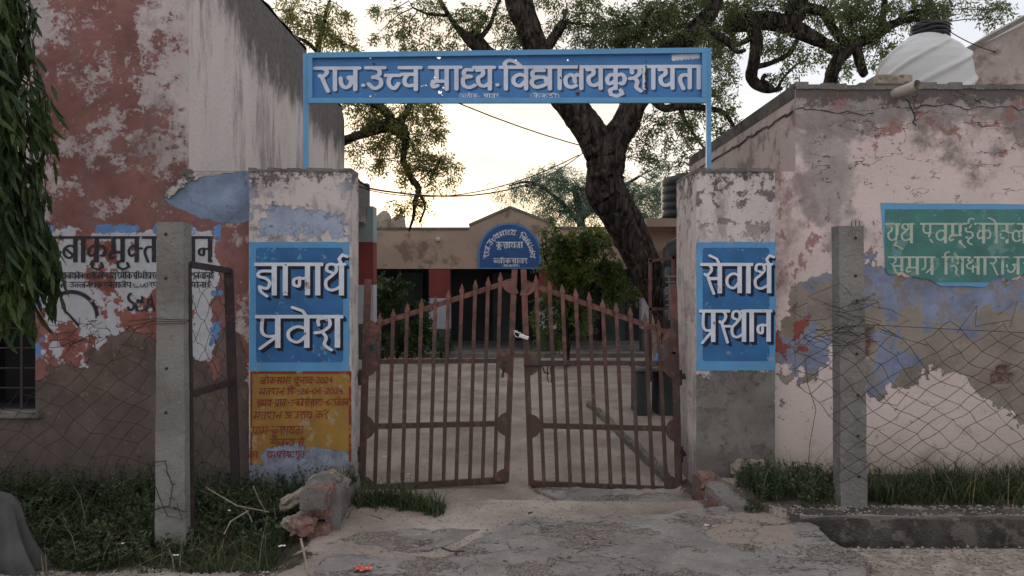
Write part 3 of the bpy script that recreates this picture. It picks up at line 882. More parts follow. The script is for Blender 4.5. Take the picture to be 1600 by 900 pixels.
# --- ground: one sheet out to the horizon, with the drain cut into it
def ground_height(x, Y):
    z = 0.02 * fbm(x * 1.3, Y * 1.3, 4, 3) + 0.012 * fbm(x * 7, Y * 7, 3, 9)
    z = z - 0.09 * np.clip((Y - 5.95) / 0.25, 0, 1) * np.clip((9.0 - Y) / 2.2, 0, 1)
    # raised floor on the right of the courtyard
    line = 1.434 + (Y - 6.68) * (1.077 - 1.434) / (10.45 - 6.68)
    s = np.clip((x - line) / 0.10, 0, 1); z = z + 0.07 * s * (Y > 6.3) * (Y < 10.6)
    # drain on the right
    xs = np.clip((x - 1.95) / 0.1, 0, 1)
    d = np.clip(1 - np.abs(Y - 5.13) / 0.15, 0, 0.5) * 2
    yb = Y - 0.03 * fbm(x * 3, 0 * x, 3, 5)
    inside = ((yb > 4.90) & (yb < 5.27)).astype(float) * xs
    z = z * (1 - inside) + inside * (-0.42)
    ver = ((yb >= 5.27 + 0.6 * np.clip((2.05 - x) / 0.45, 0, 1)) & (Y < 6.5)).astype(float) * (x > 1.62)
    z = z + ver * (0.085 + 0.03 * np.clip((Y - 5.3), 0, 1))
    # dip between slab and the gate on the right
    z = z - 0.20 * np.exp(-((x - 1.15) / 0.42)**2 - ((Y - 5.76) / 0.09)**2)
    # left verge falls away from the apron
    lf = np.clip((-1.32 - x) / 0.2, 0, 1) * (Y < 6.4)
    z = z + lf * (-0.10 + 0.10 * np.clip((Y - 5.0) / 1.3, 0, 1) + 0.10 * fbm(x * 1.7, Y * 1.7, 3, 21))
    bank = np.exp(-((Y - 4.45 - 0.06*np.sin(x*3)) / 0.16)**2) * lf
    z = z + bank * 0.09
    return z
xs = np.concatenate([[-400, -150, -60, -30, -18, -12], np.linspace(-9, -5.1, 40), np.linspace(-5, 5, 401), np.linspace(5.1, 9, 40), [12, 18, 30, 60, 150, 400]])
ys = np.concatenate([[-40, -10, 0, 2], np.linspace(3, 8, 251), np.linspace(8.1, 18, 120), np.linspace(19, 40, 22), [60, 100, 200, 400, 900]])
gx, gy = np.meshgrid(xs, ys)
gz = ground_height(gx, gy)
ny_, nx_ = gx.shape
j, i = np.meshgrid(np.arange(ny_-1), np.arange(nx_-1), indexing='ij'); a = (j * nx_ + i).ravel()
soil = np.minimum(sdf_box(gx, gy, -9, 3.9, -1.34, 6.6), sdf_box(gx, gy, 1.5, 5.42, 9, 6.6)) / 0.25
soil = np.maximum(soil, -(np.maximum(np.abs(gy - 4.45) - 0.22, gx + 1.6)) / 0.25)
road = sdf_box(gx, gy, 1.3, -50, 400, 4.93) / 0.25
drain = sdf_box(gx, gy, 1.9, 4.88, 9, 5.28) / 0.05
tag(obj('ground', np.stack([gx, gy, gz], -1).reshape(-1, 3), np.stack([a, a+1, a+nx_+1, a+nx_], 1), MT['ground'],
        attrs={'soil': np.clip(soil, -2, 2), 'road': np.clip(road, -2, 2), 'drain': np.clip(drain, -2, 2)}, smooth=False), kind='structure')

# --- left building
lb = thing('school_building', (-4.5, 6.4, 0), 'tall building left of the gate, peeling red front and black-stained pale side', 'building')
regL = {
 'red': poly((45, -400), (268, -400), (288, 60), (285, 250), (258, 310), (330, 345), (388, 350), (388, 700), (45, 700)),
 'panel': poly((58, 360), (335, 360), (342, 420), (330, 470), (335, 560), (300, 600), (58, 560)),
 'border': union(poly((52, 352), (215, 352), (215, 364), (66, 364), (66, 560), (52, 560)), poly((240, 352), (344, 352), (344, 395), (332, 395), (332, 364), (240, 364)), poly((332, 455), (346, 455), (344, 520), (330, 540))),
 'bluepatch': poly((256, 311), (274, 296), (284, 282), (300, 279), (340, 272), (400, 266), (400, 345), (350, 350), (310, 338), (280, 328)),
 'plaster': poly((-300, 500), (50, 590), (95, 560), (130, 575), (165, 520), (205, 505), (240, 530), (285, 515), (300, 550), (335, 590), (348, 520), (370, 500), (388, 570), (400, 900), (-300, 900)),
}
HOLE_L = (-60, 448, 55, 640)
wall_grid('front_wall', -6.6, -2.777, -0.2, 5.6, YW, 0.022, MT['left_wall'], lb, regL, holes=[HOLE_L])
wall_grid('low_wall', -2.777, -2.20, -0.2, PZ(268, YW), YW, 0.022, MT['left_wall'], lb, regL)
MB().box((-2.777, YW + .003, PZ(268, YW) - .06), (-2.2, YW + 0.24, PZ(268, YW) + .004)).build('coping', MT['cement'], lb)
tl = lambda Y: 4.9 + 0.02 * math.sin(Y * 9)
tp = lambda gy: 4.45 - 0.35 * np.clip((gy - 7.0) / 1.2, 0, 1)
side_grid('side_wall', -2.777, YW, 10.08, -0.2, tl, 0.05, MT['side_wall'], lb, tp)
t2 = lambda Y: 4.66 - (0.0 if Y < 12.0 else 0.22 * ((Y - 12.0) / 0.45) ** 2)
side_grid('side_wall', -2.80, 10.08, 12.45, -0.2, t2, 0.05, MT['side_wall'], lb, lambda gy: 3.9 + 0 * gy)
side_grid('side_wall', -2.84, 12.45, 14.9, 2.9, lambda Y: 3.66 - 0.03 * math.sin(Y * 5), 0.05, MT['side_wall'], lb)
MB().box((-6.5, 6.45, 4.86), (-2.777, 10.05, 4.90)).box((-6.5, 10.1, 4.60), (-2.80, 12.4, 4.65)).box((-6.5, 12.45, 3.6), (-2.84, 14.9, 3.64)).build('roof', MT['cement'], lb)
MB().box((-6.4, 12.4, -.1), (-2.82, 12.46, 4.4)).build('end_wall', MT['facade'], lb)
MB().box((-6.4, 10.06, 4.3), (-2.79, 10.10, 4.88)).build('end_wall', MT['side_wall'], lb)
# veranda column of the wing, banded teal, maroon and white
cX0, cX1 = PX(554, 14.6), PX(583, 14.6)
for a0, b0, mm in ((322, 378, 'teal'), (378, 445, 'maroon'), (445, 506, 'pale_blue'), (506, 562, 'slate')):
    MB().box((cX0, 14.6, PZ(b0, 14.6)), (cX1, 15.0, PZ(a0, 14.6))).build('column', MT[mm], lb)
MB().box((-6.3, 12.5, 2.88), (-2.845, 15.0, 2.94)).build('veranda_slab', MT['facade'], lb)
MB().box((-6.3, 14.98, -.1), (cX0 - .05, 15.03, 2.88)).build('veranda_wall', MT['teal'], lb)
rs = random.Random(2)
def plump(px, py, s):
    c = P(px, py, YW - .004); m_ = MB(); n_ = 7
    rim = [(c.x + s * rs.uniform(.7, 1.2) * math.cos(2 * PI * k / n_), c.z + s * rs.uniform(.6, 1.0) * math.sin(2 * PI * k / n_)) for k in range(n_)]
    m_.prism(rim, YW - .02 - rs.random() * .012, YW + .004).build('plaster_lump', MT['pillar_r'], lb, attrs={'low': 2.0})
for a_, b_, s_ in ((300, 272, .05), (291, 280, .045), (283, 287, .05), (275, 293, .045), (269, 300, .04), (306, 277, .035), (264, 306, .03), (290, 268, .035)): plump(a_, b_, s_)
# window with grille
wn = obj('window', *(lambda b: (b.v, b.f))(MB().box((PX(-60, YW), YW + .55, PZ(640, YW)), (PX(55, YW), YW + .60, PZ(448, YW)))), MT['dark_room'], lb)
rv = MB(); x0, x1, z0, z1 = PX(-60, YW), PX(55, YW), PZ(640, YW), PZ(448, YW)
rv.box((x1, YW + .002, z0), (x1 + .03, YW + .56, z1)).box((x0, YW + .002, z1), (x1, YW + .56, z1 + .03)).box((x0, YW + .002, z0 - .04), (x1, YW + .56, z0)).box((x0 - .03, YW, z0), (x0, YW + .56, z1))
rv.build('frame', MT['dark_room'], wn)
for k, py in enumerate((455, 484, 514, 545, 577, 608)):
    MB().tube([(x0, YW + .08, PZ(py, YW)), (x1, YW + .08, PZ(py, YW))], 0.008, 6).build('bar', MT['rust_dark'], wn)
for px in (-30, 25):
    MB().box((PX(px, YW) - .012, YW + .07, z0), (PX(px, YW) + .012, YW + .078, z1)).build('bar', MT['rust_dark'], wn)
o = MB().box((x0 - .1, YW - .05, z0 - .07), (x1 + .06, YW + .05, z0 - .005)).build('sill', MT['cement'], wn); bevel(o, .01)
# painted tobacco notice
X, Yg, px, py = pxgrid(56, 350, 346, 500, 0.6)
ch = chips(px, py, 20, 0.19, 5, 9)
D = text_sdf(px, py, 't m_ b aa k ^u m ^u k_ t s_ th aa n', 50, 333, 371, 408, 2.9, 2.0)
# the second row of strokes (white gap inside the black letters as painted) and flaking
D = np.maximum(D, ch)
decal('lettering', D, X, Yg, MT['charcoal_letter'], lb, YW - .005)
X, Yg, px, py = pxgrid(56, 420, 340, 456, 0.45)
D = np.minimum(text_sdf(px, py, 'ik s k aa r y aa l y k ^e 1 0 0 g j k ^e d aa y r ^e m ^e i k s ii bh ii p ^ra r k aa r s ^e dh u m r p aa n v aa n h ^ai', 61, 335, 426, 435, 0.85, 0.6, seed=2),
               text_sdf(px, py, 'a p r aa dh h ^ai . u l_ l n gh k r n ^e v aa l ^e p r 2 0 0 r p y ^e t k k aa j ^u m aa n aa h ^ai'.replace('gh', 'dh'), 60, 330, 441, 449, 0.85, 0.6, seed=3))
decal('lettering', np.maximum(D, chips(px, py, 22, 0.16, 6, 9)), X, Yg, MT['charcoal_letter'], lb, YW - .005)
X, Yg, px, py = pxgrid(60, 440, 312, 560, 0.6)
D = text_sdf(px, py, 'S B A', 198, 243, 458, 486, 2.6, 2.2, seed=4)
D = np.minimum(D, text_sdf(px, py, 'O', 280, 302, 458, 484, 2.6, 2.2))
ring = np.abs(np.hypot(px - 111, py - 497) - 41) / 3.0 - 1.0
ring = np.maximum(ring, (py - 505) / 10.0)
decal('ring', np.maximum(ring, chips(px, py, 20, 0.10, 8, 9)), X, Yg, MT['charcoal_letter'], lb, YW - .0055)
decal('ring', sdf_poly(px, py, [(95, 480), (99, 480), (125, 508), (121, 510)]), X, Yg, MT['charcoal_letter'], lb, YW - .006)
decal('lettering', np.maximum(D, chips(px, py, 20, 0.10, 8, 9)), X, Yg, MT['charcoal_letter'], lb, YW - .005)

# --- right building
rb = thing('pump_house', (4.5, 6.4, 0), 'flat-roofed pink building with peeling plaster and a green painted notice, right of the gate', 'building')
hs = [(1351, 514, 1363, 527), (1351, 530, 1364, 544), (1351, 546, 1362, 556), (1552, 584, 1583, 601), (1560, 572, 1578, 582)]
def dents(px, py):
    d = 0 * px
    for a0, b0, a1, b1 in hs:
        d = d + 0.075 * np.clip(1 - (sdf_box(px, py, a0, b0, a1, b1) + 1.5) / 3.0, 0, 1)
    n = np.clip(-sdf_poly(px, py, regR_pl) / 8 + 2.5 * fbm(px / 22, py / 22, 3, 4), 0, 1)
    return d + 0.006 * n
regR_pl = [(1205, 570), (1214, 505), (1262, 440), (1300, 412), (1350, 400), (1372, 405), (1400, 425), (1560, 428), (1760, 415), (1760, 690), (1600, 655), (1545, 622), (1485, 585), (1440, 590), (1402, 602), (1370, 615), (1335, 590), (1305, 545), (1275, 588), (1245, 590)]
regR = {
 'plaster': lambda X_, Y_: sdf_poly(X_, Y_, regR_pl),
 'blue': union(poly((1205, 545), (1262, 500), (1300, 515), (1345, 560), (1318, 590), (1240, 590)), poly((1340, 395), (1390, 405), (1400, 440), (1700, 430), (1700, 478), (1560, 484), (1535, 512), (1450, 514), (1425, 490), (1345, 480)), poly((1352, 505), (1392, 510), (1420, 560), (1405, 612), (1360, 616)), poly((1250, 440), (1290, 410), (1310, 420), (1300, 440))),
 'red': union(poly((1200, 268), (1262, 268), (1258, 380), (1232, 460), (1205, 540)), poly((1278, 365), (1300, 360), (1300, 400), (1270, 410))),
 'redspot': union(poly((1243, 495), (1252, 495), (1258, 520), (1252, 540), (1246, 520)), poly((1208, 510), (1222, 515), (1226, 555), (1208, 560)), poly((1520, 398), (1532, 396), (1530, 404))),
 'grey': union(poly((1235, 160), (1345, 175), (1330, 260), (1345, 330), (1325, 420), (1285, 390), (1262, 300), (1245, 250)), poly((1205, 170), (1700, 130), (1700, 160), (1205, 195))),
}
topR = PZ(134, YW)
jag = lambda x: topR + 0.018 * float(fbm(np.array(x * 3.1), np.array(0.3), 4, 8)) * 2
x_c = PX(1243, YW)
wall_grid('front_wall', x_c, 6.8, -0.2, topR, YW, 0.022, MT['right_wall'], rb, regR, top=jag, dents=dents)
wall_grid('front_wall', PX(1200, YW), x_c, -0.2, PZ(268, YW), YW, 0.022, MT['right_wall'], rb, regR, dents=dents)
MB().box((PX(1200, YW), YW + .012, 2.2), (x_c, YW + .3, PZ(268, YW) + .003)).build('coping', MT['right_wall'], rb)
side_grid('side_wall', x_c, YW, 10.25, -0.2, lambda Y: topR + 0.03 * float(fbm(np.array(Y * 3.), np.array(1.), 4, 8)), 0.05, MT['pink_plain'], rb, lambda gy: topR - 0.42 + 0 * gy, flip=True)
MB().box((x_c + .02, YW + .02, topR - .08), (6.8, 10.2, topR - .03)).build('roof', MT['cement'], rb)
MB().box((x_c + .02, 10.18, -.1), (6.8, 10.24, topR - .02)).build('back_wall', MT['facade'], rb)
# ledge of broken plaster under the parapet
ld = MB()
for k in range(24):
    y0 = YW + 0.05 + k * 0.158; zz = topR - 0.20 - 0.02 * random.random()
    ld.bar((x_c - .004, y0, zz), (x_c - .004, y0 + .16, zz + random.uniform(-.02, .02)), 0.012 + random.random() * .012, 0.014, (0, 0, 1))
ld.build('ledge', MT['mouldy_cement'], rb)
MB().box((x_c - .006, YW + .02, topR - .10), (x_c + .12, 10.22, topR + .02)).build('parapet_cap', MT['mouldy_cement'], rb)
lg = MB()
for k in range(40):
    xx = x_c + k * 0.11
    lg.box((xx, YW - .012, topR - .03 + random.uniform(-.006, .004)), (xx + .108, YW + .16, topR + 0.012 + random.uniform(-.012, .02)))
lg.build('parapet_cap', MT['cement'], rb)
for a0, b0, a1, b1 in hs:
    o = MB().box((PX(a0, YW), YW + .045, PZ(b1, YW)), (PX(a1, YW), YW + .12, PZ(b0, YW))).build('brick', MT['brick'], rb); bevel(o, .006)
# waste pipe and the brick block it leaves through
o = MB().tube([P(1392, 149, YW + .05), P(1434, 133, YW - .22)], 0.045, 14, False)
o.tube([P(1434, 133, YW - .22), P(1392, 149, YW + .05)], 0.038, 14, False)
o.build('waste_pipe', MT['pipe'], rb, True)
o = MB().box((PX(1367, YW), YW - .03, PZ(133, YW)), (PX(1424, YW), YW + .18, PZ(117, YW))).build('brick', MT['stone'], rb); bevel(o, .015, 3)
ck = MB(); xx = x_c; zz = topR - .20; pts = []
rc = random.Random(6)
while xx < 6.6:
    pts.append((xx, YW - .002, zz)); xx += rc.uniform(.02, .07); zz = min(topR - .12, max(topR - .34, zz + rc.uniform(-.022, .020)))
    if rc.random() < .05 and len(pts) > 4:
        ck.tube(pts, [rc.uniform(.002, .006) for _ in pts], 5); pts = []; xx += rc.uniform(.05, .3)
if len(pts) > 1: ck.tube(pts, .004, 5)
pts = [P(1415, 155, YW)]
for k in range(9): pts.append(pts[-1] + Vector((rc.uniform(-.02, .035), 0, -.025)))
ck.tube(pts, .007, 5)
tag(ck.build('crack', MT['dark_room'], rb), kind='stuff')
# green notice
pn_Y = YW - .004
X, Yg, px, py = pxgrid(1370, 310, 1680, 455, 0.8)
edge_n = 5 * fbm(px / 18, py / 18, 4, 2)
low = sdf_poly(px, py, [(1376, 317), (1680, 320), (1680, 420), (1600, 428), (1575, 437), (1560, 432), (1540, 448), (1470, 447), (1450, 436), (1425, 432), (1408, 424), (1395, 430), (1386, 428), (1384, 415)])
Dp = np.maximum(low + 0.3 * edge_n, -99)
pan = decal('notice_panel', Dp, X, Yg, MT['sign_frame'], rb, pn_Y)
Dg = np.maximum(np.maximum(low + 0.8 * edge_n, sdf_box(px, py, 1383, 327, 1700, 441)), chips(px, py, 14, 0.27, 3))
decal('green_field', Dg, X, Yg, MT['green'], pan, pn_Y - .002)
T = np.minimum(text_sdf(px, py, 'y ^uu th | e v m ^x ii_ k aa ^e k_ l b', 1384, 1626, 350, 379, 2.0, 1.5, seed=5),
               text_sdf(px, py, 's m gr | i sh ksh aa r aa j s_ th aa n', 1388, 1668, 402, 428, 1.9, 1.4, seed=6))
decal('lettering', np.maximum(T, np.maximum(chips(px, py, 12, 0.2, 9), Dg)), X, Yg, MT['cream_letter'], pan, pn_Y - .004)

# --- gate pillars
def pillar(name, x0, x1, dep, label, mat, low, side_in):
    t = thing(name, ((x0 + x1) / 2, YG + dep / 2, 0), label, 'gate pillar', 'pair of painted gate pillars')
    zt = PZ(266, YG)
    f = lambda xx: zt + 0.012 * float(fbm(np.array(xx * 5.), np.array(2.), 3, 5))
    n1 = lambda X_, Y_: low(X_, Y_)
    wall_grid('shaft', x0, x1, -.3, zt, YG, .022, mat, t, {'low': n1}, top=f)
    b = MB()
    b.box((x0, YG + .004, -.3), (x0 + .012, YG + dep, zt)).box((x1 - .012, YG + .004, -.3), (x1, YG + dep, zt)).box((x0 + .012, YG + dep - .01, -.3), (x1 - .012, YG + dep, zt)).box((x0 + .012, YG + .004, zt - .015), (x1 - .012, YG + dep - .01, zt + .002))
    b.build('shaft', mat, t, attrs={'low': 2.0})
    cp = MB()
    for k in range(16):
        a0 = x0 + (x1 - x0) * k / 16; a1 = x0 + (x1 - x0) * (k + .97) / 16
        cp.box((a0 - .004, YG - .008 + random.uniform(-.003, .003), zt - .012), (a1 + .003, YG + dep, zt + .012 + random.uniform(-.006, .01)))
    cp.build('cap', MT['cement'], t)
    return t
lp = pillar('gate_pillar', PX(389, YG), PX(549, YG), .29, 'left gate pillar, blue and white lettering over an ochre election notice', MT['pillar_l'],
            lambda X_, Y_: np.minimum(sdf_poly(X_, Y_, [(380, 700), (430, 690), (470, 690), (500, 690), (540, 700), (560, 720), (560, 900), (380, 900)]), sdf_poly(X_, Y_, [(405, 305), (470, 310), (545, 330), (560, 380), (390, 380), (395, 340)]) + 14), 1)
rp_ = pillar('gate_pillar', PX(1088, YG), PX(1211, YG), .76, 'right gate pillar, blue and white lettering over bare grey cement', MT['pillar_r'],
            lambda X_, Y_: sdf_poly(X_, Y_, [(1080, 590), (1130, 580), (1220, 575), (1220, 900), (1080, 900)]), 0)
def blue_panel(par, x0, y0, x1, y1, rows, seed, chipm):
    X, Yg, px, py = pxgrid(x0 - 6, y0 - 6, x1 + 6, y1 + 6, 0.6)
    n = fbm(px / 14, py / 14, 4, seed)
    ch = chips(px, py, 13, 0.235, seed + 3)
    outer = np.maximum(sdf_box(px, py, x0, y0, x1, y1) + 3 * n - 1, chips(px, py, 20, 0.30, seed + 9))
    pn = decal('painted_panel', outer, X, Yg, MT['border_blue'], par, YG - .003)
    inner = sdf_box(px, py, x0 + 9, y0 + 8, x1 - 9, y1 - 14)
    inner = np.where(inner > -6, np.hypot(np.maximum(np.abs(px - (x0+x1)/2) - (x1-x0)/2 + 14, 0), np.maximum(np.abs(py - (y0+y1-6)/2) - (y1-y0)/2 + 16, 0)) - 5, inner)
    inner = np.maximum(np.maximum(inner, ch), outer)
    decal('field', inner, X, Yg, MT['panel_blue'], pn, YG - .005)
    T = np.full(px.shape, 9.0)
    for r_ in rows: T = np.minimum(T, text_sdf(px, py, *r_, seed=seed))
    Sh = np.maximum(drop(T, 1, 8, 1, 1), np.maximum(ch - 0.5, outer))
    decal('lettering', Sh, X, Yg, MT['black_letter'], pn, YG - .007)
    decal('lettering', np.maximum(T, np.maximum(chips(px, py, 9, 0.31, seed + 5), outer)), X, Yg, MT['white_letter'], pn, YG - .009)
    return pn
blue_panel(lp, 391, 379, 545, 580, [('gy aa n aa th ^r', 400, 540, 413, 459, 3.3, 2.7), ('pr v ^e sh', 401, 535, 495, 541, 3.5, 2.7)], 1, 0)
blue_panel(rp_, 1089, 379, 1211, 578, [('s ^e v aa th ^r', 1096, 1207, 413, 456, 2.9, 2.4), ('pr s_ th aa n', 1094, 1206, 486, 532, 2.9, 2.4)], 2, 0)
# ochre election notice
X, Yg, px, py = pxgrid(386, 578, 552, 735, 0.55)
n = fbm(px / 13, py / 13, 5, 31, .6)
loss = sdf_poly(px, py, [(410, 712), (420, 700), (450, 692), (470, 690), (480, 700), (520, 702), (552, 708), (552, 760), (380, 760), (392, 728), (410, 728)])
Dy = np.maximum(sdf_box(px, py, 391, 582, 549, 727), -loss + 16 * n)
Dy = np.maximum(Dy, chips(px, py, 9, .33, 4))
yp = decal('painted_panel', Dy, X, Yg, MT['yellow'], lp, YG - .003)
fr = np.minimum(np.minimum(sdf_box(px, py, 391, 580, 549, 584), sdf_box(px, py, 391, 582, 394, 727)), sdf_box(px, py, 545, 582, 549, 722))
decal('border', np.maximum(fr, chips(px, py, 10, .12, 14)), X, Yg, MT['red_letter'], yp, YG - .005)
sk = lambda u, v: (u - (v - 650) * 0.16 + 0, v - (u - 390) * 0.012)
T = np.full(px.shape, 9.0)
for tk, a0, a1, yh, yf in (('l aa ^e k s bh aa | c ^u n aa v - 2 0 2 4', 398, 512, 590, 600), ('m t d aa n | i d : - 2 6 - 0 4 - 2 0 2 4', 399, 531, 607, 617),
                       ('s m y - pr aa t : - 7 b j ^e s ^e s aa y : - 6 b j ^e t k', 397, 544, 625, 635), ('m t d aa n | a v sh y | k r ^e ^n | .', 396, 522, 644, 655),
                       ('gr aa m - k ^u sh aa y t aa', 397, 478, 667, 679), ('s ^ai aa j n_ y | s ^e', 428, 482, 687, 698), ('k aa . | | r m p r ksh aa g ^uu t', 398, 486, 706, 716)):
    T = np.minimum(T, text_sdf(px, py, tk, a0, a1, yh, yf, 0.9, 0.75, warp=sk, seed=a1))
T = np.maximum(T, chips(px, py, 10, .22, 24))
decal('lettering', T, X, Yg, MT['red_letter'], yp, YG - .006)

# ------------------------------------------------------------------ the iron gate
YL = 6.62
def lerp(a, b, t): return a + (b - a) * t
def gate_leaf(label, tips, bots, hinge, free, slope, mids, lows, botr, left):
    t = thing('gate_leaf', P(hinge[1][0], hinge[1][1], YL), label, 'gate', 'two leaves of the rusty entrance gate')
    k = YL / F
    def q(p, dy=0): v = P(p[0], p[1], YL); v.y += dy; return v
    MB().bar(q(hinge[0]), q(hinge[1]), 10 * k, .045).build('post', MT['rust'], t)
    MB().bar(q(free[0]), q(free[1]), 9 * k, .045).build('post', MT['rust'], t)
    for (a, b), wd in ((slope, 8), (mids, 7), (lows, 8), (botr, 10)):
        o = MB().bar(q(a, .02), q(b, .02), .035, wd * k, (0, 0, 1)).build('rail', MT['rust'], t)
    for (tx, ty), (bx, by) in zip(tips, bots):
        m = MB(); a = q((bx, by), -.012); c = q((tx, ty), -.012); d = (c - a).normalized()
        e = c - d * 15 * k
        m.bar(a, e, 5.7 * k, .020)
        wv = Vector((1, 0, 0))
        s1 = [e + wv * (sx * 2.9 * k) + Vector((0, sy * .011, 0)) for sx, sy in ((-1,-1),(1,-1),(1,1),(-1,1))]
        s2 = [e + d * 4 * k + wv * (sx * 4.0 * k) + Vector((0, sy * .008, 0)) for sx, sy in ((-1,-1),(1,-1),(1,1),(-1,1))]
        s3 = [c + wv * (sx * .4 * k) + Vector((0, sy * .002, 0)) for sx, sy in ((-1,-1),(1,-1),(1,1),(-1,1))]
        m.hexa(s1, s2); m.hexa(s2, s3)
        m.build('picket', MT['rust'], t)
    def disc(c, r, a0, a1, dy=-.030):
        pts = [(c[0], c[1])] + [(c[0] + r * math.cos(R(lerp(a0, a1, u / 14))), c[1] - r * math.sin(R(lerp(a0, a1, u / 14)))) for u in range(15)]
        m = MB(); w3 = [(PX(x_, YL), PZ(y_, YL)) for x_, y_ in pts]
        m.prism(w3, YL + dy, YL + dy + .006).build('gusset_plate', MT['rust'], t)
    def at(pp, f): return (lerp(pp[0][0], pp[1][0], f), lerp(pp[0][1], pp[1][1], f))
    sgn = 1 if left else -1
    h0 = -90 if left else 90; f0 = 90 if left else -90
    def near(post, y):
        f = (y - post[0][1]) / (post[1][1] - post[0][1]); return (lerp(post[0][0], post[1][0], f), y)
    hp = lambda y: near(hinge, y); fp = lambda y: near(free, y)
    def half(c, side, r): disc(c, r, -90, 90) if side > 0 else disc(c, r, 90, 270)
    half(hp(slope[0][1] + 8), sgn, 21); half(hp(mids[0][1] + 2), sgn, 21); half(hp(lows[0][1]), sgn, 19)
    half(fp(mids[1][1]), -sgn, 20); half(fp(lows[1][1]), -sgn, 19)
    c = fp(slope[1][1] + 2); disc(c, 20, 180, 290) if left else disc(c, 20, -110, 0)
    c = hp(botr[0][1]); disc(c, 22, 0, 90) if left else disc(c, 20, 90, 180)
    c = fp(botr[1][1]); disc(c, 20, 90, 180) if left else disc(c, 8, 0, 90)
    for y_ in (590, 710):     # hinge straps to the pillar
        h = hp(y_); m = MB()
        e = (555, y_ - 2) if left else (1070, y_ - 2)
        m.bar(q(h, .02), P(e[0], e[1], YL - .05), .05, .02, (0, 1, 0)).tube([P(lerp(h[0], e[0], .5), y_ - 12, YL - .01), P(lerp(h[0], e[0], .5), y_ + 12, YL - .01)], .016, 8)
        m.build('hinge', MT['rust_dark'], t)
    return t
tipsL = [(594,489),(615,482),(637,473),(659,466),(681,462),(701,453),(722,443),(743,437),(763,432),(782,425)]
botsL = [(586,762),(607,761),(629,760),(651,759),(672,758),(693,757),(713,756),(734,755),(754,754),(773,753)]
gl = gate_leaf('left leaf of the rusty spiked iron gate, leaning towards the middle', tipsL, botsL, ((575,436),(565,768)), ((804,421),(791,753)),
          ((577,511),(804,437)), ((571,565),(798,564)), ((569,667),(794,662)), ((566,764),(791,751)), True)
tipsR = [(837,429),(858,438),(878,444),(899,450),(920,456),(941,467),(962,473),(984,480),(1007,489),(1028,499)]
botsR = [(850,757),(871,758),(891,759),(912,760),(933,761),(954,762),(975,763),(998,764),(1020,765),(1041,766)]
gr_ = gate_leaf('right leaf of the rusty spiked iron gate, with the drop bolt', tipsR, botsR, ((1052,444),(1061,770)), ((818,421),(830,758)),
          ((1054,524),(818,440)), ((1056,568),(822,567)), ((1058,671),(826,665)), ((1061,767),(830,757)), False)
# bolt and its tongue on the right leaf
m = MB(); m.tube([P(818, 571, YL - .05), P(900, 570, YL - .05)], .009, 8)
m.build('bolt', MT['rust_dark'], gr_)
m = MB(); m.tube([P(847, 572, YL - .055), P(851, 582, YL - .06), P(858, 584, YL - .06)], .007, 6)
m.tube([P(856, 572, YL - .06), P(855, 590, YL - .06), P(857, 597, YL - .06), P(861, 597, YL - .06), P(862, 590, YL - .06), P(860, 574, YL - .06)], .005, 6)
m.build('hasp', MT['rust_dark'], gr_)
MB().bar(P(789, 564, YL - .04), P(785, 590, YL - .04), .02, .01).build('latch_plate', MT['rust_dark'], gl)
# chain and padlock
t = thing('padlock', P(819, 526, YL - .06), 'small shiny padlock on a chain joining the two gate leaves', 'padlock')
m = MB()
for k in range(6):
    c = P(804 + k * 2.6, 517 + k * 1.3, YL - .05 - .004 * (k % 2))
    pts = []
    for u in range(9):
        a = 2 * PI * u / 8
        if k % 2: pts.append(c + Vector((math.cos(a) * .013, math.sin(a) * .003, math.sin(a) * .009)))
        else: pts.append(c + Vector((math.cos(a) * .013, math.sin(a) * .009, math.sin(a) * .003)))
    m.tube(pts, .0028, 5)
m.build('chain', MT['chrome'], t, True)
m = MB(); a = P(811, 524, YL - .07); b = P(826, 529, YL - .07)
m.bar(a, b, .036, .020)
o = m.build('lock_body', MT['chrome'], t); bevel(o, .006, 3)
m = MB(); m.tube([P(812, 528, YL - .07), P(806, 526, YL - .07), P(803, 521, YL - .07), P(806, 518, YL - .07), P(813, 521, YL - .07)], .005, 6)
m.build('shackle', MT['chrome'], t, True)

# ------------------------------------------------------------------ the entrance sign
YS = 6.46
zt = PZ(266, YG)
t = thing('entrance_sign', P(792, 266, YS), 'long blue sign board with white lettering on two thin posts above the gate', 'sign')
for a0, ytop in ((478, 84), (1107, 76)):
    MB().box((PX(a0 - 3.6, YS), YS - .02, zt - .02), (PX(a0 + 3.6, YS), YS + .02, PZ(ytop, YS))).build('post', MT['sign_frame'], t)
def yt(x): return lerp(83.5, 75.5, (x - 475) / 635.0)
def fr_bar(p0, p1, w, name='frame'):
    return MB().bar(P(p0[0], p0[1], YS - .03), P(p1[0], p1[1], YS - .03), .035, w * YS / F, (0, 0, 1)).build(name, MT['sign_frame'], t)
fr_bar((482, yt(482) + 3.5), (1104, yt(1104) + 3.5), 8); fr_bar((482, 157.6), (1104, 157.0), 8)
for a0 in (485, 1100):
    MB().bar(P(a0, yt(a0) + 7.6, YS - .0305), P(a0, 153.4, YS - .0305), 7 * YS / F, .034, (0, 1, 0)).build('frame', MT['sign_frame'], t)
X, Yg, px, py = pxgrid(486, 74, 1100, 160, 0.55)
Db = np.maximum(sdf_box(px, py, 484, 78, 1102, 158), (yt(px) + 4) - py)
for hx_, hy_, hr in ((546,95,1.1),(578.5,90,1.6),(686,90,2.6),(683,89,1.4),(687.5,144,2.8),(690,149,1.5),(665,133,1.6),(662,134,1.5),(659,135,1.2),(579,150.5,1.3),(587,149,1.5),(679,121,1.1),(693,137,1.3),(887,94,1.5),(806,94,1.1)):
    Db = np.maximum(Db, hr - np.hypot(px - hx_, (py - hy_) * 1.2) + 0.6 * fbm(px, py, 2, 3))
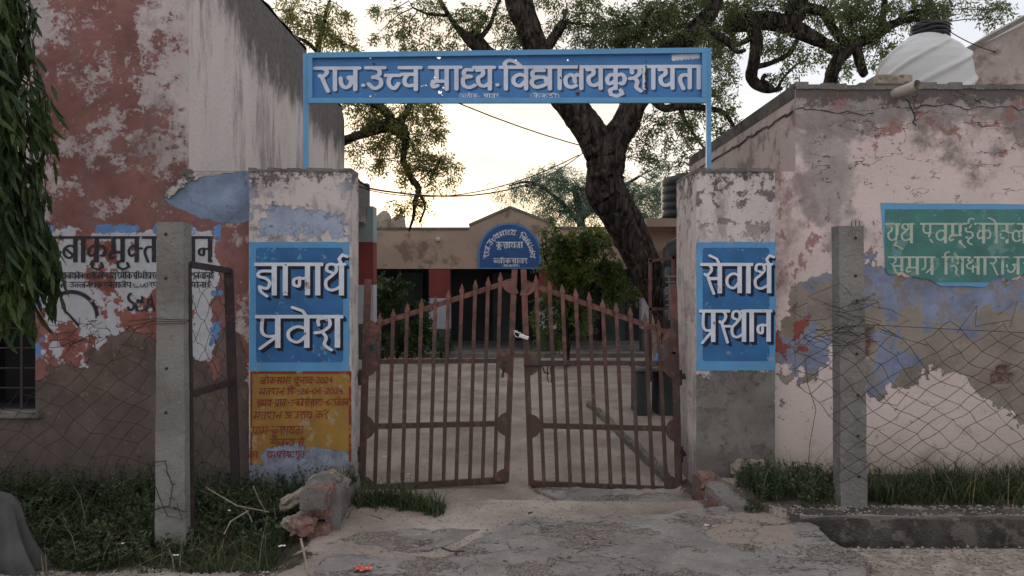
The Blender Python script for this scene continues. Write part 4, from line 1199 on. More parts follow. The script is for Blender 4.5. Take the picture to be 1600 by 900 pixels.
pn = decal('panel', Db, X, Yg, MT['sign_blue'], t, YS - .012)
T = text_sdf(px, py, 'r aa j . u c_ c | m aa dh_ y . i v dy aa l y k ^u sh aa y t aa', 493, 1098, 105, 139, 3.7, 2.8, warp=lambda u, v: (u, v + (0 if u > 1200 else (-1.5 * (u - 790) / 310))), jit=.3)
Sd = np.maximum(drop(T, 1, 5), Db)
decal('lettering', Sd, X, Yg, MT['sign_shadow'], pn, YS - .014)
wear = np.maximum(Db, chips(px, py, 6, .36, 12))
for hx_, hy_, rx, ry, sd in ((1010,122,2.4,24,1),(904,103,1.0,9,2),(903,146,3,3,3)):
    wear = np.maximum(wear, 1 - np.hypot((px - hx_) / rx, (py - hy_) / ry) + 2.4 * fbm(px / 2.2, py / 2.2, 3, sd))
decal('lettering', np.maximum(T, wear), X, Yg, MT['sign_white'], pn, YS - .016)
T = text_sdf(px, py, '( b_ l ^o aa k - | s aa v r .', 718, 782, 147, 153, .62, .5, seed=4)
T = np.minimum(T, text_sdf(px, py, '( k ^e k dd ii )', 829, 874, 147, 153, .65, .55, seed=4))
for k in range(6):
    T = np.minimum(T, text_sdf(px, py, 'm v r k t gr s m y', 1049 + k % 3, 1094 - k % 2, 86 + k * 1.4, 89 + k * 1.4, .45, .4, seed=k, warp=lambda u, v: (u, v - (u - 1049) * .10)))
decal('lettering', np.maximum(T, Db), X, Yg, MT['sign_white'], pn, YS - .015)
for hx_, hy_, rx, ry, sd in ((1010,122,1.7,22,1),(904,106,0.8,9,2),(903,146,3,2.4,3),(876,122,1.2,1.6,4),(584,100,2.0,2.0,5)):
    sc_ = np.hypot((px - hx_) / rx, (py - hy_) / ry) - 1 + 2.2 * fbm(px / 2.2, py / 2.2, 3, sd + 20)
    decal('rust_scab', np.maximum(sc_, Db), X, Yg, MT['rust_dark'], pn, YS - .019)

# ------------------------------------------------------------------ school building across the courtyard
YB = 17.6
t = thing('school_building', (0.5, 18.5, 0), 'low cream veranda building with a gabled parapet across the courtyard', 'building')
par = [(586, 420), (1075, 420), (1075, 357), (872, 357), (868, 352), (797, 325), (738, 349), (733, 353), (733, 358), (586, 358)]
MB().prism([(PX(a, YB), PZ(b, YB)) for a, b in par], YB, YB + .25).build('parapet', MT['facade'], t)
cp = MB()
for (a, b), (c, d) in (((586, 357.3), (733, 357.3)), ((733, 352), (797, 324)), ((797, 324), (868, 351)), ((872, 356.3), (1075, 356.3))):
    cp.bar(P(a, b, YB + .12), P(c, d, YB + .12), .30, .05, (0, 0, 1))
cp.build('coping', MT['cement'], t)
MB().box((PX(586, YB) - 4, YB + .26, 2.2), (PX(1075, YB), YB + 3.2, 2.32)).build('roof_slab', MT['cement'], t)
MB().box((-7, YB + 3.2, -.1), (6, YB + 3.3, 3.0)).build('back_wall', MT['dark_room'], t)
MB().box((-7, YB - .5, -.05), (6, YB + 3.2, .10)).build('plinth', MT['cement'], t)
for a0, a1 in ((670, 703), (842, 875), (1003, 1034)):
    for y0, y1, mm in ((420.5, 466, 'maroon'), (466, 514, 'pale_blue'), (514, 553, 'slate')):
        MB().box((PX(a0, YB), YB + .01, PZ(y1, YB)), (PX(a1, YB), YB + .36, PZ(y0, YB))).build('column', MT[mm], t)
for a0 in (625, 770, 940):       # doors and a window in the dark back wall
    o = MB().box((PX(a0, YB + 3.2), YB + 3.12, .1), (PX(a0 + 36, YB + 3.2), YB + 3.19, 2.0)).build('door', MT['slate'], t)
MB().lathe(P(685, 374, YB), [(.0, -.16), (.05, -.15), (.055, -.10), (.055, .02)], 12, 'y').build('bulb_holder', MT['tank_white'], t)
# arched board
an = thing('arch_board', P(796, 419, YB - .04), 'blue half-round painted board on the gabled parapet', 'sign')
def arch_sdf(px, py, cx, w_, y0, y1):
    rx = w_ / 2.0; ry = rx * 1.0
    cyy = y0 + ry
    e = (np.hypot((px - cx) / rx, (py - cyy) / ry) - 1) * rx
    b = sdf_box(px, py, cx - rx, cyy, cx + rx, y1)
    return np.minimum(np.maximum(e, py - y1), b)
X, Yg, px, py = pxgrid(742, 344, 850, 424, 0.5)
A = arch_sdf(px, py, 796, 99, 348, 420)
pts, fc = contour(A, X, Yg)
nn = len(pts)
pnl = decal('panel', A, X, Yg, MT['arch_rim'], an, YB - .05)
bk = MB(); bk.prism([(PX(a, YB), PZ(b, YB)) for a, b in [(747, 419)] + [(796 - 49 * math.cos(R(g)), 397.5 - 49 * math.sin(R(g))) for g in range(0, 181, 12)] + [(845, 419)]], YB - .048, YB - .003)
bk.build('backing', MT['arch_rim'], an)
decal('field', arch_sdf(px, py, 796, 93, 351, 418), X, Yg, MT['arch_blue'], pnl, YB - .052)
def arc(u, v):   # u along 0..190, v: 0 foot, 10 head -> ellipse
    g = R(lerp(185, -5, u / 190.0)); r_ = 31.5 + (10 - v) * 1.0
    return (796 + r_ * math.cos(g), 400 - r_ * math.sin(g) * 1.02)
T = text_sdf(px, py, 'r aa j . u c_ c m aa dh_ y . | i v dy aa l y', 0, 190, 1.2, 9.2, .72, .72, warp=arc, jit=.1)
T = np.minimum(T, text_sdf(px, py, 'k ^u sh aa y t aa', 775, 817, 378.5, 387, .85, .7, jit=.1))
T = np.minimum(T, text_sdf(px, py, 'b_ l ^o aa k s aa v r', 771, 824, 404, 411, .75, .65, jit=.1))
T = np.minimum(T, text_sdf(px, py, '( k ^e k dd ii )', 785, 812, 414, 417, .4, .4, jit=.1))
decal('lettering', T, X, Yg, MT['white_letter'], pnl, YB - .055)
# stones / water heater shells on the roof far left
for cx_, rx_, nm in ((598, 17, 0), (622, 14, 1)):
    m = MB(); c = P(cx_, 357, YB + 1.6)
    prof = [(rx_ * .0165 * math.cos(R(a)), .42 * math.sin(R(a)) * (1.05 - nm * .15)) for a in range(0, 91, 15)]
    m.lathe(c - Vector((0, 0, .2)), [(prof[0][0], 0)] + [(a, b + .2) for a, b in prof], 14)
    m.v = [(x_ + .03 * math.sin(z_ * 9 + y_ * 3), y_, z_ + .03 * math.sin(x_ * 11)) for x_, y_, z_ in m.v]
    o = m.build('roof_boulder', MT['stone'], None, True)
    tag(o, ('larger rounded grey lump on the far roof, left one', 'smaller rounded grey lump on the far roof, right one')[nm], 'stone', 'rounded lumps on the far roof')

# right wing behind the right pillar
t = thing('side_shed', (3.3, 15, 0), 'pink side wing with a thin flat roof slab seen past the right gate pillar', 'building')
YR = 13.0
MB().box((PX(1010, YR), YR, PZ(354, YR)), (4.4, 17.0, PZ(341, YR))).build('roof_slab', MT['facade'], t)
MB().box((PX(1013, YR) + .12, YR + .5, -.1), (4.4, YR + .6, PZ(356, YR))).build('wall', MT['facade'], t)
MB().box((PX(1022, YR), YR - .25, 1.0), (PX(1034, YR), YR - .1, 1.2)).build('lamp', MT['rust_dark'], t)
def tank(name, c, r, h, label):
    t = thing(name, c, label, 'water tank', 'black plastic water tanks')
    prof = [(0.01, 0), (r * .97, 0)]
    n = 5
    for k in range(n):
        z0 = h * .9 * k / n; z1 = h * .9 * (k + 1) / n
        prof += [(r, z0 + .02), (r, z1 - .03), (r * .955, z1 - .015)]
    prof += [(r * .9, h * .94), (r * .45, h), (r * .45, h * 1.03), (.01, h * 1.03)]
    MB().lathe(c, prof, 28).build('body', MT['tank_black'], t, True)
    return t
c = P(1056, 341, 13.6); tank('water_tank', (c.x + .25, 13.8, c.z + .01), .47, .80, 'black ribbed water tank standing on the thin roof slab')
tank('water_tank', (PX(1037, 11.0) + .45, 11.0, .78), .45, 1.65, 'black ribbed water tank on the cement stand beside the right pillar')
m = MB(); sx = PX(1040, 11.0)
t = thing('tank_stand', (sx + .4, 11.0, 0), 'dark cement stand under the lower black tank', 'stand')
m.box((sx - .08, 10.55, -.05), (sx + .95, 11.5, .78)).build('block', MT['cement'], t)
# small washing platform with taps
t = thing('wash_stand', G(1022, 632, 0), 'low dark cement wash stand with pipes and taps behind the right gate leaf', 'wash stand')
Yq = 9.3
MB().box((PX(996, Yq), Yq, -.05), (PX(1012, Yq), Yq + .5, PZ(580, Yq))).box((PX(1030, Yq), Yq, -.05), (PX(1052, Yq), Yq + .5, PZ(580, Yq))).build('leg', MT['slate'], t)
o = MB().box((PX(993, Yq), Yq - .05, PZ(580, Yq)), (PX(1056, Yq), Yq + .55, PZ(574, Yq))).build('top', MT['cement'], t); bevel(o, .01)
m = MB()
for a in range(3):
    m.tube([P(1004 + a * 14, 574, Yq + .1), P(1004 + a * 14, 566, Yq + .1), P(1000 + a * 14, 565, Yq + .02), P(999 + a * 14, 570, Yq + .02)], .012, 6)
m.tube([P(998, 571, Yq + .14), P(1050, 569, Yq + .14)], .014, 6)
m.build('tap', MT['chrome'], t, True)
MB().lathe(P(1028, 573.5, Yq + .3), [(.05, 0), (.055, .1), (.03, .14), (.03, .17)], 10).build('bottle', MT['border_blue'], t, True)
# rusty frame between trunk and pillar
t = thing('iron_frame', (PX(1017, 8.0), 8.0, 0), 'thin rusty iron frame standing between the tree trunk and the right pillar', 'frame')
for a, b in (((1016, 404), (1016, 596)), ((1052, 400), (1052, 596)), ((1014, 408), (1054, 402)), ((1014, 483), (1054, 483))):
    MB().bar(P(*a, 8.0), P(*b, 8.0), .03, .03).build('bar', MT['rust'], t)
m = MB(); m.tube([P(1046, 430 , 7.8), P(1046, 500, 7.8)], .010, 6)
for k in range(7): m.tube([P(1040, 432 + k * 9, 7.8), P(1056, 432 + k * 9, 7.8)], .008, 5)
m.build('pipe', MT['dull_pipe'], t)

# water tank on the right building
YT = 7.9
c = P(1445, 134, YT); s_ = YT / F
t = thing('water_tank', (c.x, YT, topR), 'large white ribbed plastic water tank behind the right roof edge', 'water tank')
prof = [(.01, -.15), (67 * s_, -.15), (67 * s_, 12 * s_), (65 * s_, 28 * s_), (60 * s_, 42 * s_), (51 * s_, 55 * s_), (40 * s_, 64 * s_), (30 * s_, 70 * s_), (25 * s_, 76 * s_), (.01, 77 * s_)]
dense = []
for (a, b), (a2, b2) in zip(prof[:-1], prof[1:]):
    for u in range(9): dense.append((lerp(a, a2, u / 9), lerp(b, b2, u / 9)))
dense.append(prof[-1])
m = MB(); m.lathe(c, dense, 96)
V = []
for x_, y_, z_ in m.v:
    a = math.atan2(y_ - c.y, x_ - c.x); hh = (z_ - c.z) / (80 * s_)
    rr = math.hypot(x_ - c.x, y_ - c.y)
    ph = (hh * 1.9 - a / (2 * PI) * 5) % 1.0
    rib = 0.030 * math.exp(-((ph - .5) / .09) ** 2) * (1 if hh < .9 else 0)
    if rr > .12: f_ = (rr + rib) / rr; x_, y_ = c.x + (x_ - c.x) * f_, c.y + (y_ - c.y) * f_
    V.append((x_, y_, z_))
m.v = V
m.build('body', MT['tank_white'], t, True)
m = MB()
zc = c.z + 79 * s_
for k in range(9):
    pts = []
    rad = (26 - (k % 3) * 1.2) * s_
    for u in range(25):
        a = 2 * PI * u / 24
        pts.append((c.x + 8 * s_ + rad * math.cos(a + k) * 1.02, c.y + rad * math.sin(a + k), zc + k * 2.1 * s_ - 3 * s_ + .012 * math.sin(3 * a + k)))
    m.tube(pts, .016 + .004 * (k % 2), 6)
m.lathe((c.x + 8 * s_, c.y, zc - .02), [(.01, 0), (24 * s_, 0), (24 * s_, 16 * s_), (20 * s_, 19 * s_), (.01, 19 * s_)], 24)
m.build('lid', MT['tank_black'], t, True)
# gabled wall behind the tank on the right
YH = 9.0
t = thing('stair_tower', (PX(1620, YH), YH, 0), 'sloping pinkish parapet wall behind the white tank at the right edge', 'wall')
m = MB(); m.prism([(PX(a, YH), PZ(b, YH)) for a, b in ((1508, 136), (1900, 136), (1900, -80), (1760, -60), (1600, 38), (1508, 82))], YH, YH + 2.5)
m.build('wall', MT['pink_plain'], t)
m = MB(); m.bar(P(1506, 81, YH - .03), P(1765, -62, YH - .03), .06, .05, (0, 0, 1))
m.build('coping', MT['cement'], t)

# ------------------------------------------------------------------ foliage builders
def rot_frames(d):
    """unit vectors across directions d (n,3)"""
    d = d / np.linalg.norm(d, axis=1, keepdims=True)
    r = rng.normal(size=d.shape); s = np.cross(d, r); s /= np.linalg.norm(s, axis=1, keepdims=True) + 1e-9
    return d, s, np.cross(s, d)
def leaf_quads(p, d, s, ln, wd, fold=0.0, nrm=None):
    """diamond leaves: base p, direction d, side s"""
    n = len(p); ln = np.broadcast_to(ln, (n,))[:, None]; wd = np.broadcast_to(wd, (n,))[:, None]
    up = np.cross(s, d) if nrm is None else nrm
    V = np.stack([p, p + d * ln * .42 + s * wd * .5, p + d * ln + up * ln * fold, p + d * ln * .42 - s * wd * .5], 1)
    Fq = np.arange(4 * n).reshape(n, 4)
    return V.reshape(-1, 3), Fq
def fronds(p, d, ln, nl, lw, droop=0.25):
    """compound leaves: nl pairs of leaflets along a rachis of length ln"""
    n = len(p); d, s, u = rot_frames(d)
    P_, D_, S_, L_ = [], [], [], []
    for k in range(nl):
        t = (k + .6) / nl
        base = p + d * (ln * t)[:, None] - np.array([0, 0, 1.0]) * (ln * droop * t * t)[:, None]
        for sg in (-1, 1):
            dd = d * .55 + s * sg * .8 + rng.normal(size=d.shape) * .22 - np.array([0, 0, .35])
            dd /= np.linalg.norm(dd, axis=1, keepdims=True)
            ss = np.cross(dd, u + rng.normal(size=d.shape) * .5); ss /= np.linalg.norm(ss, axis=1, keepdims=True) + 1e-9
            P_.append(base); D_.append(dd); S_.append(ss); L_.append(ln * (.34 + .12 * math.sin(t * PI)))
    P_, D_, S_, L_ = map(np.concatenate, (P_, D_, S_, L_))
    return leaf_quads(P_, D_, S_, L_, L_ * lw)
def blob_points(px, py, rx, ry, n, Y, dY, clump=5):
    """random points in an ellipsoid seen at px,py, gathered in small clumps"""
    nc = max(2, n // clump)
    c = rng.normal(size=(nc, 3)); c /= np.linalg.norm(c, axis=1, keepdims=True); c *= (rng.random((nc, 1)) ** .45)
    k = rng.integers(0, nc, n)
    q = c[k] + rng.normal(size=(n, 3)) * .13
    sc = Y / F
    ctr = P(px, py, Y)
    return np.array(ctr) + q * np.array([rx * sc, dY, ry * sc]), np.array(ctr) + c * np.array([rx * sc, dY, ry * sc])
def tree(name, label, cat, base, Y, limbs, blobs, leaf, fl=.24, nl=4, lw=.30, twigs=True, group=None, bark='bark', twig_r=.006, extra_limb=None, dYk=.6):
    t = thing(name, base, label, cat, group)
    allp = []
    names = ['trunk'] + ['limb'] * 50
    for i, lb_ in enumerate(limbs):
        pts = [P(a[0], a[1], Y + (a[3] if len(a) > 3 else 0)) for a in lb_]
        rr = [a[2] * Y / F for a in lb_]
        sp = []; sr = []
        q = [pts[0]] + pts + [pts[-1]]; rq = [rr[0]] + rr + [rr[-1]]
        ns = 7
        for k in range(1, len(q) - 2):
            for u in range(ns):
                tt = u / ns
                a, b, c_, d_ = q[k-1:k+3]
                v = 0.5 * ((2*b) + (c_-a)*tt + (2*a-5*b+4*c_-d_)*tt*tt + (3*b-a-3*c_+d_)*tt**3)
                r_ = rq[k] + (rq[k+1] - rq[k]) * tt
                sp.append(v + Vector((random.uniform(-1, 1), random.uniform(-1, 1), 0)) * r_ * .035)
                sr.append(r_ * random.uniform(.97, 1.03))
        sp.append(pts[-1]); sr.append(rr[-1] * .8)
        m = MB(); m.tube(sp, sr, 14 if rr[0] > .08 else 7)
        if rr[0] > .08:
            m.v = [(x + .05 * rr[0] * math.sin(z * 9 + x * 7), y, z) for x, y, z in m.v]
        m.build(names[i], MT[bark], t, True)
        allp += [(v, r_) for v, r_ in zip(sp, sr)]
    LP = np.array([v for v, _ in allp])
    tw = MB(); PV = []; DV = []
    for b in blobs:
        pxx, pyy, rx, ry, n = b[:5]; off = b[5] if len(b) > 5 else 0.0
        pts, cl = blob_points(pxx, pyy, rx, ry, max(6, int(n * (.72 if n > 140 and leaf in ('leaf_neem', 'leaf_olive') else 1))), Y + off, max(rx, ry) * Y / F * dYk)
        ctr = np.array(P(pxx, pyy, Y + off))
        if twigs:
            i0 = int(np.argmin(np.linalg.norm(LP - ctr, axis=1)))
            a = Vector(LP[i0]); c_ = Vector(ctr)
            mid = (a + c_) / 2 + Vector((random.uniform(-.1, .1), random.uniform(-.1, .1), random.uniform(0, .15)))
            if (a - c_).length < 2.6:
                tw.tube([a, mid, c_], [twig_r * 1.8, twig_r * 1.5, twig_r], 5)
                for q_ in cl[:max(3, len(cl) // 2)]:
                    qv = Vector(q_); m2 = (c_ + qv) / 2 + Vector((random.uniform(-.06, .06), 0, random.uniform(-.02, .08)))
                    tw.tube([c_, m2, qv], [twig_r, twig_r * .7, twig_r * .35], 4, False)
        PV.append(pts)
        dd = pts - ctr; dd = dd / (np.linalg.norm(dd, axis=1, keepdims=True) + 1e-6) * .6 + rng.normal(size=pts.shape) * .6 - np.array([0, 0, .35])
        DV.append(dd)
    if tw.v: tag(tw.build('twigs', MT[bark], t), kind='stuff')
    PV = np.concatenate(PV); DV = np.concatenate(DV)
    V, Fq = fronds(PV, DV, rng.uniform(.7, 1.25, len(PV)) * fl, nl, lw)
    obj('crown', V, Fq, MT[leaf], t)
    return t

# the big leaning neem in the courtyard
YN = 12.0
tree('neem_tree', 'big leaning dark-barked tree forking above the gate, its crown behind the sign board', 'tree', G(1042, 612), YN,
  [[(1078, 612, 36), (1062, 540, 28), (1030, 455, 25), (990, 380, 28), (960, 318, 31), (945, 290, 32), (946, 250, 28), (938, 228, 29), (922, 204, 26), (896, 170, 25), (862, 125, 23), (838, 75, 21), (816, 20, 20), (797, -40, 18), (775, -120, 15)],
   [(947, 272, 26), (956, 232, 24), (978, 190, 22), (1005, 135, 20), (1046, 85, 17), (1088, 45, 14), (1118, 5, 11), (1145, -60, 9)],
   [(840, 100, 9), (852, 80, 8.5), (866, 58, 8), (880, 35, 7.5)],
   [(868, 140, 12), (810, 112, 11), (760, 82, 11), (738, 66, 10), (716, 45, 5), (700, 22, 4), (684, -8, 3)],
   [(760, 78, 9), (742, 62, 13), (738, 55, 12)],
   [(745, 66, 5), (765, 40, 3.5), (776, 10, 2.5), (792, -20, 2)],
   [(700, 24, 3), (670, 22, 2), (645, 12, 1.5)],
   [(1008, 140, 9), (1035, 168, 6), (1060, 166, 7), (1095, 168, 5), (1130, 176, 4), (1146, 198, 2.5)],
   [(1062, 162, 5), (1070, 188, 3.5), (1088, 215, 2.5), (1105, 238, 1.6)],
   [(1088, 48, 10), (1130, 60, 6), (1150, 80, 4), (1165, 78, 3)]],
  [(615, 15, 35, 16, 50), (640, 52, 32, 20, 90), (680, 12, 30, 18, 60), (655, 70, 30, 10, 40), (700, 55, 22, 18, 50), (725, 32, 24, 22, 100), (740, 58, 14, 12, 30), (595, 48, 12, 18, 20),
   (775, 25, 18, 18, 60), (800, 55, 22, 22, 110), (850, 50, 25, 20, 40), (870, 30, 16, 14, 40),
   (930, 20, 40, 28, 190), (905, 45, 20, 24, 60), (960, 45, 45, 28, 260), (1010, 40, 45, 40, 420), (1060, 40, 50, 42, 560), (1100, 60, 35, 45, 380, .4), (1035, 5, 60, 25, 260),
   (990, 62, 40, 16, 200), (940, 62, 30, 14, 90), (1122, 110, 22, 40, 150), (1115, 150, 22, 26, 70),
   (1040, 195, 36, 24, 130), (1010, 225, 28, 18, 100), (1065, 215, 30, 16, 60), (1085, 180, 24, 18, 60), (1130, 190, 18, 16, 45), (1120, 225, 18, 18, 40), (1095, 248, 22, 14, 50), (1135, 165, 14, 16, 30), (970, 190, 10, 8, 14), (1020, 262, 14, 12, 16), (1060, 262, 18, 10, 22),
   (880, -10, 60, 30, 120), (1100, -40, 90, 45, 500)], 'leaf_neem', .18, 4)
# gnarled tree behind the pump house
tree('gnarled_tree', 'gnarled dark tree with bent bare limbs rising behind the right roof edge', 'tree', G(1296, 590, 0), 12.6,
  [[(1285, 560, 16), (1290, 260, 13), (1296, 140, 11), (1303, 108, 10), (1318, 82, 11), (1345, 66, 9), (1372, 52, 9), (1395, 38, 7), (1425, 30, 4), (1450, 38, 2.5)],
   [(1316, 84, 11), (1288, 68, 9), (1252, 50, 13), (1225, 38, 15), (1195, 32, 15), (1160, 36, 14), (1132, 44, 10)],
   [(1232, 42, 15), (1244, 15, 17), (1252, -30, 14), (1260, -90, 9)],
   [(1244, 12, 9), (1285, 18, 8), (1302, 45, 7), (1322, 70, 8)],
   [(1170, 36, 10), (1182, 62, 10), (1178, 95, 9), (1174, 118, 9), (1182, 132, 8), (1200, 141, 5), (1222, 138, 3)],
   [(1182, 104, 5), (1205, 98, 4), (1232, 84, 4), (1246, 62, 4)], [(1172, 60, 5), (1150, 70, 4), (1146, 50, 3)],
   [(1208, 138, 4), (1192, 126, 4), (1196, 116, 3)],
   [(1214, 140, 3), (1224, 122, 2), (1245, 100, 2)],
   [(1338, 72, 8), (1342, 92, 8), (1348, 112, 7), (1353, 118, 5)],
   [(1376, 50, 6), (1380, 20, 5), (1384, -20, 4)], [(1396, 38, 4), (1420, 20, 3), (1450, 15, 2)]],
  [(1150, 15, 45, 28, 330), (1205, 10, 40, 22, 180), (1215, 70, 28, 24, 110), (1290, 15, 50, 20, 200), (1330, 35, 40, 28, 240), (1365, 15, 40, 22, 200), (1385, 65, 28, 22, 90), (1425, 12, 36, 20, 170), (1455, 20, 26, 18, 120),
   (1270, 75, 30, 14, 50), (1345, 100, 26, 16, 40), (1320, 112, 20, 14, 24), (1225, 118, 22, 14, 45), (1262, 104, 12, 10, 12), (1490, 10, 22, 14, 50), (1552, 15, 18, 16, 60), (1570, 30, 12, 8, 14), (1130, 60, 20, 26, 90), (1300, -30, 160, 30, 500)], 'leaf_neem', .20, 4)
# olive tree on the left
tree('yellowish_tree', 'olive-yellow leafed tree with a drooping dark branch, left below the sign board', 'tree', G(512, 545, 0), 13.6,
  [[(505, 560, 18, 2.2), (508, 300, 15, 2.2), (522, 235, 10, 1.2), (548, 216, 7, 0), (578, 206, 7), (604, 196, 12), (622, 200, 13), (634, 222, 6), (630, 250, 5), (640, 275, 5), (654, 296, 4.5), (648, 318, 3.5), (645, 340, 2.5), (640, 362, 1.5)],
   [(612, 190, 8), (596, 168, 7), (560, 152, 5), (552, 120, 4), (540, 85, 3)],
   [(620, 195, 7), (640, 165, 5), (640, 120, 4), (650, 90, 3)],
   [(508, 320, 12, 2.2), (505, 150, 8, 1.6), (498, 80, 5, .5), (505, 40, 3, 0), (515, 0, 2)],
   [(499, 84, 4, .5), (480, 66, 3), (462, 58, 2)], [(653, 300, 3), (664, 322, 2), (655, 348, 1.5)]],
  [(480, 20, 30, 26, 90), (515, 45, 34, 26, 130), (462, 55, 20, 18, 50), (540, 70, 16, 10, 40), (535, 12, 16, 10, 30), (460, 8, 16, 10, 30),
   (572, 178, 30, 16, 130), (600, 205, 40, 26, 210), (650, 178, 34, 16, 120), (640, 210, 40, 20, 150), (672, 205, 22, 12, 50), (690, 258, 28, 14, 80), (655, 250, 36, 20, 130), (560, 240, 18, 12, 30), (606, 248, 20, 12, 40), (640, 318, 22, 18, 70), (678, 290, 20, 8, 30), (620, 150, 80, 20, 160), (640, 268, 20, 10, 30), (580, 262, 10, 5, 8)], 'leaf_olive', .21, 4)
# feathery tree far behind
tree('acacia_tree', 'far grey-green feathery tree behind the gabled parapet', 'tree', G(905, 520, 0), 26.0,
  [[(915, 512, 9), (912, 400, 8), (905, 330, 6), (895, 290, 4)], [(908, 350, 5), (870, 310, 3), (830, 285, 2), (795, 290, 1)], [(910, 340, 5), (960, 300, 3), (1000, 275, 2)]],
  [(820, 292, 42, 14, 110), (860, 282, 40, 22, 210), (905, 295, 50, 34, 380), (880, 330, 55, 24, 330), (955, 300, 50, 34, 300), (1000, 310, 42, 40, 300), (1030, 290, 22, 30, 90), (985, 340, 60, 22, 260), (805, 308, 20, 6, 20), (1045, 260, 16, 14, 30)], 'leaf_far', .42, 5, .15, twig_r=.012)
# bush with red flowers in front of the veranda
YU = 15.2
bt = tree('flowering_bush', 'tall leafy bush with a few red flowers in front of the arched board', 'bush', G(890, 560, 0), YU,
  [[(885, 572, 5), (890, 480, 4), (895, 420, 3)], [(888, 540, 4), (870, 450, 3), (850, 400, 2)], [(890, 520, 4), (925, 450, 3), (945, 400, 2)]],
  [(868, 388, 18, 20, 80), (890, 380, 28, 16, 130), (925, 374, 28, 16, 140), (885, 415, 32, 26, 190), (930, 418, 34, 30, 220), (955, 420, 16, 30, 60), (868, 440, 16, 20, 60), (890, 465, 40, 20, 130), (858, 352, 10, 8, 14), (848, 480, 14, 24, 30), (860, 520, 26, 24, 50), (968, 452, 26, 22, 90), (905, 500, 40, 22, 90)], 'leaf_bush', .21, 4, .5)
n = 9
pp = np.array([P(random.uniform(870, 950), random.uniform(358, 400), YU - .4) for _ in range(n)])
V, Fq = leaf_quads(np.repeat(pp, 4, 0) , *(lambda d, s, u: (d, s))(*rot_frames(rng.normal(size=(n * 4, 3)) - [0, .6, 0])), .04, .035)
obj('flowers', V, Fq, MT['flower'], bt)
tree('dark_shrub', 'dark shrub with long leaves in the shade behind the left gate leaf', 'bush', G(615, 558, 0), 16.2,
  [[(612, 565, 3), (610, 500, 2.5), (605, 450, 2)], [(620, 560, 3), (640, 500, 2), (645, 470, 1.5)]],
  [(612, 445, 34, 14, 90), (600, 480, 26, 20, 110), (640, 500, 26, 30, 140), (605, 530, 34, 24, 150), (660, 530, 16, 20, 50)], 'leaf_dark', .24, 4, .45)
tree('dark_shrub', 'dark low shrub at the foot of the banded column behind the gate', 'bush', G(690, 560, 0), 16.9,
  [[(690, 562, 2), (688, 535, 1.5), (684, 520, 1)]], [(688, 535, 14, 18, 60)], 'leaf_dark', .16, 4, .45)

# mast tree hanging in from the left
t = thing('mast_tree', (-4.15, 4.9, 0), 'drooping dark green mast tree with long hanging leaves at the left edge', 'tree')
MB().tube([(-4.15, 4.9, -.1), (-4.13, 4.9, 2.5), (-4.1, 4.9, 6.5)], [.11, .09, .05], 10).build('trunk', MT['bark'], t, True)
outline = [(-80, 38), (0, 45), (60, 42), (95, 62), (130, 84), (165, 84), (200, 60), (250, 58), (300, 76), (350, 92), (400, 88), (440, 70), (480, 40), (520, 20)]
def out_px(y): return np.interp(y, [a for a, _ in outline], [b for _, b in outline])
pv = []; tw = MB()
for k in range(330):
    yp = random.uniform(-90, 470); Yk = random.uniform(4.45, 5.3)
    lim = out_px(yp)
    xp = lim - abs(random.gauss(0, 1)) * 40 - 44
    c = P(xp, yp, 4.9); c.y = Yk
    a = Vector((-4.12, 4.9, min(6.4, c.z + random.uniform(.25, .6))))
    tw.tube([a, (a + c) / 2 + Vector((0, 0, .12)), c, c + Vector((.02, 0, -.22))], [.007, .005, .004, .002], 4, False)
    for q_ in range(15):
        f = random.random()
        b = a.lerp(c, .45 + .55 * f) if q_ < 8 else c + Vector((.02, 0, -.22)) * random.random()
        pv.append(tuple(b + Vector((random.uniform(-.03, .03),) * 3)))
tag(tw.build('twigs', MT['bark'], t), kind='stuff')
pv = np.array(pv); n = len(pv)
d = rng.normal(size=(n, 3)) * .30 + np.array([.10, 0, -1.0]); d, s, u = rot_frames(d)
ln = rng.uniform(.12, .21, n)[:, None]; wd = .030
cols = []
Vl = []
for k, (tt, ww) in enumerate(((0, .12), (.22, .85), (.5, 1.0), (.78, .7), (1.0, .05))):
    wav = .10 * np.sin(tt * 9 + rng.random((n, 1)) * 6)
    c = pv + d * ln * tt + u * ln * (wav * .35 + .12 * tt * tt) + s * ln * wav * .2
    Vl += [c - s * wd * ww * .5, c + s * wd * ww * .5]
V = np.stack(Vl, 1).reshape(-1, 3)
Fq = np.concatenate([np.arange(n)[:, None] * 10 + np.array([[2*k, 2*k+1, 2*k+3, 2*k+2]]) for k in range(4)])
obj('crown', V, Fq, MT['leaf_dark'], t)

